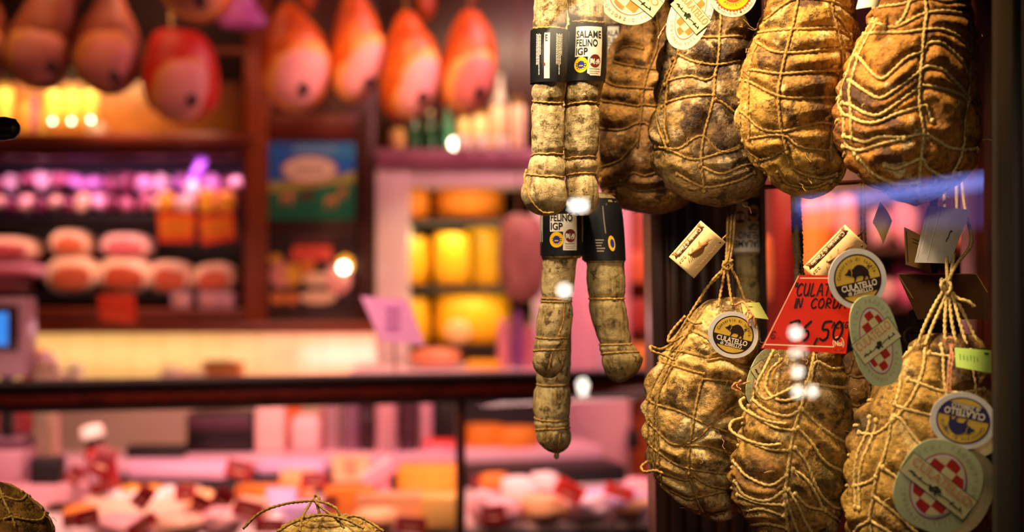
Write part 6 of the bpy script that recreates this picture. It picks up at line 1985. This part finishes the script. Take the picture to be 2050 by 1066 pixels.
mb.box(P(752, 938, 4.61), (70 * k, .028, 12 * k), mat('#fad0dc', '#fee0e8', 7, .3), .004, Euler((0, radians(-34), 0)))
mb.box(P(768, 968, 4.62), (.04, .03, .10), mat('#f090a4', '#f8a4b4', 7, .3), .006)
tag(mb.build('meat_packet'), 'pink packet tilted up beside the beige sign', 'packet')

# things on the ledge behind the bed
def onl(px, y):
    d = (1.5 - ZL) * F / (y - CY)
    return Vector(((px - CX) * d / F, d, ZL)), d / F
def lbox(x0, y0, x1, y1, yb, dep, m, label, name, cat, bevel=.006, m2=None):
    q, k = onl((x0 + x1) / 2, yb)
    w, h = (x1 - x0) * k, (yb - y0) * k
    root = thing(name, label, cat, q)
    mb = MB(); mb.box(q + Vector((0, dep / 2, h / 2)), (w, dep, h), m, bevel); mb.build('body', root)
    if m2:
        mb = MB(); mb.box(q + Vector((0, -.002, h * .78)), (w * .96, .008, h * .36), m2, .003); mb.build('front_panel', root)
    return root
lbox(372, 828, 506, 926, 908, .16, mat('#120c0e', '#1c1416', 8, .35), 'black slicing machine body with a mauve upper panel behind the counter', 'meat_slicer', 'machine', .01, mat('#4a2836', '#583442', 8, .35))
lbox(250, 895, 366, 925, 918, .08, BLACK, 'low black strip box on the ledge beside the slicing machine', 'black_box', 'box')
lbox(508, 815, 570, 925, 908, .07, mat('#f4c4bc', '#fad4cc', 5, .3), 'tall pale pink paper roll, first beside the slicing machine', 'paper_roll', 'roll', .02)
lbox(580, 832, 640, 925, 908, .07, mat('#f2c8c8', '#f8d6d6', 5, .3), 'tall pale pink paper roll with rounded top, second beside the slicing machine', 'paper_roll', 'roll', .03)
def cyl(x0, y0, x1, yb, m, label, name='bottle', cap=None, neck=.0, cat=None):
    q, k = onl((x0 + x1) / 2, yb)
    r, h = (x1 - x0) / 2 * k, (yb - y0) * k
    root = thing(name, label, cat or name, q)
    mb = MB(); mb.lathe([(r * .92, 0), (r, .01), (r, h * (.92 - neck)), (r * .8, h * (.97 - neck)), (r * .5, h * (1 - neck * .6))], q, m, 24); mb.build('body', root)
    mb = MB(); mb.lathe([(r * .5, h * (1 - neck * .6)), (r * .5, h * 1.05), (r * .4, h * 1.07)], q, cap or m, 18); mb.build('cap', root)
lbox(572, 812, 600, 832, 896, .05, mat('#f06818', '#f87c2c', 8, .4), 'narrow orange packet standing between the two paper rolls', 'orange_packet', 'packet')
lbox(640, 820, 664, 838, 893, .05, mat('#e05818', '#ec6c28', 8, .4), 'small orange packet behind the second paper roll', 'orange_packet', 'packet')
cyl(646, 800, 680, 902, mat('#a07c84', '#b08c94', 6, .25), 'grey-pink bottle, first after the paper rolls')
cyl(684, 796, 722, 902, mat('#7a5468', '#8a6478', 6, .25), 'mauve bottle in the middle of the bottle row')
cyl(722, 790, 752, 902, mat('#3a2228', '#4a2e34', 6, .2), 'dark slim bottle beside the pale tall one')
cyl(752, 800, 795, 906, mat('#d89ca4', '#e4acb4', 6, .3), 'pale pink tall bottle with a cream cap', cap=CRM)
cyl(797, 800, 838, 902, mat('#4a2c3a', '#5a3a48', 6, .2), 'dark plum wide bottle')
cyl(838, 796, 866, 900, mat('#c890a0', '#d4a0b0', 6, .3), 'rose bottle beside the red packet')
lbox(876, 800, 912, 848, 894, .05, BLACK, 'black box standing close to the upright behind the red packet', 'black_box', 'box')
lbox(846, 882, 912, 926, 904, .06, mat('#e02a20', '#ea3a2c', 8, .3), 'red packet with a pink lower half on the ledge by the upright', 'red_packet', 'packet', .01)
q, k = onl(880, 904); mb = MB(); mb.box(q + Vector((0, -.006, .012)), (.105, .012, .024), mat('#f490a8', '#fca4b8', 8, .3), .004)
tag(mb.build('pink_slice_pack'), 'thin pink pack leaning on the foot of the red packet', 'packet')
for x0, y0, x1, yb, m, lab in ((926, 856, 1010, 897, CHEESEO, 'orange cheese wheel on the ledge beside the upright'), (985, 862, 1080, 899, mat('#e88a1c', '#f49a2c', 5, .4), 'orange cheese wheel on the ledge close to the longest salami')):
    q, k = onl((x0 + x1) / 2, yb); r, h = (x1 - x0) / 2 * k, (yb - y0) * k
    mb = MB(); mb.lathe([(0, 0), (r * .93, 0), (r, h * .2), (r, h * .8), (r * .93, h), (0, h)], q + Vector((0, r, 0)), m, 36); tag(mb.build('round_cheese', angle=50), lab, 'cheese')
# lilac slabs lying on the ledge edge
for x0, y0, x1, y1, m, lab in ((252, 930, 455, 960, mat('#e4b0d8', '#eec0e2', 5, .3), 'long lilac slab of lard on the counter back edge, beside the red card'), (512, 928, 650, 962, mat('#dca8dc', '#e8bce6', 5, .3), 'shorter lilac slab of lard behind the red card and peach cheese')):
    d = raild(P((x0 + x1) / 2, 0, 4.7).x) + .82; k = d / F
    c = P((x0 + x1) / 2, (y0 + y1) / 2, d)
    zb = .795
    mb = MB(); mb.box((c.x, d + .06, (zb + c.z + (y1 - y0) / 2 * k) / 2), ((x1 - x0) * k, .12, c.z + (y1 - y0) / 2 * k - zb), m, .02)
    tag(mb.build('lard_slab'), lab, 'meat')
# weighing scale with lit display
d = 4.45
sc2 = thing('weighing_scale', 'grey weighing scale with a blue lit display at the end of the counter', 'scale', P(10, 968, d))
GREYP = mat('#8a6a74', '#98767f', 8, .4)
mb = MB(); bxp(mb, -60, 597, 50, 756, d, d + .12, GREYP, .012); mb.build('display_head', sc2)
mb = MB(); bxp(mb, -58, 612, 36, 704, d - .004, d + .02, mat('#2a1218', '#341a20', 8, .3), .003); mb.build('bezel', sc2)
mb = MB(); bxp(mb, -52, 626, 15, 692, d - .008, d, emit('#2f86e8', .9, 'lit blue display'), .001); mb.build('screen', sc2)
mb = MB(); bxp(mb, 0, 756, 20, 880, d + .04, d + .08, DARKMET, .004); mb.build('pole', sc2)
mb = MB(); bxp(mb, -60, 905, 44, 968, d - .06, d + .16, mat('#b07c8c', '#bc8a98', 8, .35), .01); mb.build('base', sc2)
mb = MB(); bxp(mb, -60, 878, 48, 903, d - .01, d + .18, mat('#6a4450', '#76505c', 8, .3, .4), .006); mb.build('weighing_plate', sc2)
for x0, y0, x1, y1, m, lab, nm, cat in ((-50, 832, 58, 872, mat('#a80c10', '#b81418', 8, .4), 'red box standing behind the weighing plate', 'red_box', 'box'),):
    mb = MB(); bxp(mb, x0, y0, x1, 958, d + .22, d + .30, m, .006); tag(mb.build(nm), lab, cat)
# steel canister
d = 4.56; q = Vector((P(93, 0, d).x, d, P(0, 972, 4.36).z)); k = d / F
root = thing('steel_canister', 'tall shiny steel canister rising past the wooden rail', 'canister', q)
CHR = mat('#b8a086', '#d8c4ac', 4, .2, .55)
h = P(0, 718, d).z - q.z
mb = MB(); mb.lathe([(.042, 0), (.046, .01), (.046, h * .9), (.040, h * .96), (.02, h)], q, CHR, 28); mb.build('body', root)
mb = MB(); mb.lathe([(.020, h), (.022, h + .012), (.012, h + .022)], q, mat('#e8c8d8', None, 9, .2, .5), 18); mb.build('knob', root)
mb = MB(); bxp(mb, 58, 918, 118, 971, 4.37, 4.44, BLACK, .006); tag(mb.build('black_box'), 'black box in front of the foot of the steel canister', 'box')
# red bottle with white cap, tilted
d = 4.44; k = d / F
c = P(214, 962, d); zb = bedz(c.x, d)
root = thing('sauce_bottle', 'tilted dark red bottle with a black collar and bright white cap', 'bottle', Vector((c.x, d, zb + .05)))
R = Euler((0, radians(-14), 0))
mb = MB(); mb.box(Vector((c.x, d, zb + .024)), (.12, .10, .046), CRM, .006); tag(mb.build('foam_block'), 'low cream block under the tilted sauce bottle', 'block')
o0 = Vector((c.x, d, zb + .052))
mb = MB(); mb.lathe([(.040, 0), (.048, .012), (.050, .09), (.036, .135), (.022, .150)], o0, mat('#9c0e14', '#b01a1c', 7, .25, 0, .8), 26, rot=R); mb.build('body', root)
mb = MB(); mb.lathe([(.026, .148), (.026, .172), (.022, .176)], o0, BLACK, 20, rot=R); mb.build('collar', root)
mb = MB(); mb.lathe([(.034, .174), (.038, .182), (.037, .205), (.026, .215)], o0, mat('#fdf4e4', '#fffaf0', 9, .25), 24, rot=R); mb.build('cap', root)
mb = MB(); mb.box(o0 + R.to_matrix() @ Vector((-.012, -.046, .07)), (.03, .012, .07), mat('#c8a0b0', '#d4b0be', 9, .4), .004, R); mb.build('paper_label', root)

# ---------------------------------------------------------------- what shows beyond the corded hams
mb = MB(); bxp(mb, 1500, 250, 2400, 1100, 6.45, 6.6, wood('#3c120a', '#5a1e10', .4), .01); struct(mb, 'wall_red_boards')
mb = MB(); bxp(mb, 1548, 330, 1600, 1250, 5.6, 5.75, wood('#6e140a', '#8a2010', .35), .01); tag(mb.build('wooden_column'), 'red wooden column in the shop beside the knotted strings', 'column')
sh = thing('wall_shelf', 'dark wooden shelf unit of pink meats in the shop behind the price card', 'shelf', P(1800, 700, 6.0))
for y in (500, 616, 735):
    mb = MB(); bxp(mb, 1604, y, 2300, y + 10, 5.95, 6.45, WOODD, .004); mb.build('shelf_board', sh)
mb = MB(); bxp(mb, 1604, 360, 1614, 900, 6.0, 6.45, WOODD, .004); mb.build('side_board', sh)
ORP = mat('#f49438', '#fca850', 6, .4, stretch=(6, 1, .4))
for x, y0, y1, w_, m, lab in ((1527, 470, 610, 38, mat('#f08848', '#f8a060', 6, .4), 'orange salami hanging between the dim salami and the red column'),
                              (1622, 395, 560, 44, ORP, 'orange ham sausage hanging just past the knotted strings'),
                              (1656, 390, 580, 40, ORP, 'orange ham sausage in the middle, above the buff card'),
                              (1694, 392, 570, 42, mat('#f49478', '#fca890', 6, .4), 'peach ham sausage behind the twin strings')):
    hung([(y0, x - 5, x + 5), (y0 + 14, x - w_ * .4, x + w_ * .4), ((y0 + y1) / 2, x - w_ / 2, x + w_ / 2), (y1 - 14, x - w_ * .45, x + w_ * .45), (y1, x - w_ * .15, x + w_ * .15)], 5.62 if x == 1656 else 5.5, m, lab, 'sausage', 'hanging_sausage', .05)
for x0, y0, x1, y1, m, lab in ((1735, 420, 1782, 500, PNK, 'pink ham on the top board behind the folded cream slip'),
                               (1782, 402, 1838, 500, mat('#f49cb0', '#fcb0c0', 7, .35), 'pink ham on the top board between the cream slip and the white paper'),
                               (1750, 548, 1790, 616, PNK, 'pink ham low behind the round boar tag'),
                               (1782, 520, 1846, 616, mat('#f06aa0', '#f884b4', 7, .35), 'magenta-lit ham on the middle board beside the boar tag'),
                               (1905, 440, 1955, 500, mat('#ee7a50', '#f89068', 7, .4), 'orange ham on the top board behind the white paper tag'),
                               (1630, 560, 1720, 616, mat('#e88048', '#f09058', 7, .4), 'orange ham on the middle board behind the price card'),
                               (1850, 540, 1900, 616, mat('#a83040', '#b84050', 7, .4), 'dark rosy ham on the middle board behind the brown card')):
    d = 6.05; k = d / F
    mb = MB(); mb.blob(P((x0 + x1) / 2, (y0 + y1) / 2, d + .08), ((x1 - x0) / 2 * k, .07, (y1 - y0) / 2 * k * 1.01), m, 24, .15, x0, None, 2.4)
    tag(mb.build('shelf_ham', angle=70), lab, 'ham')
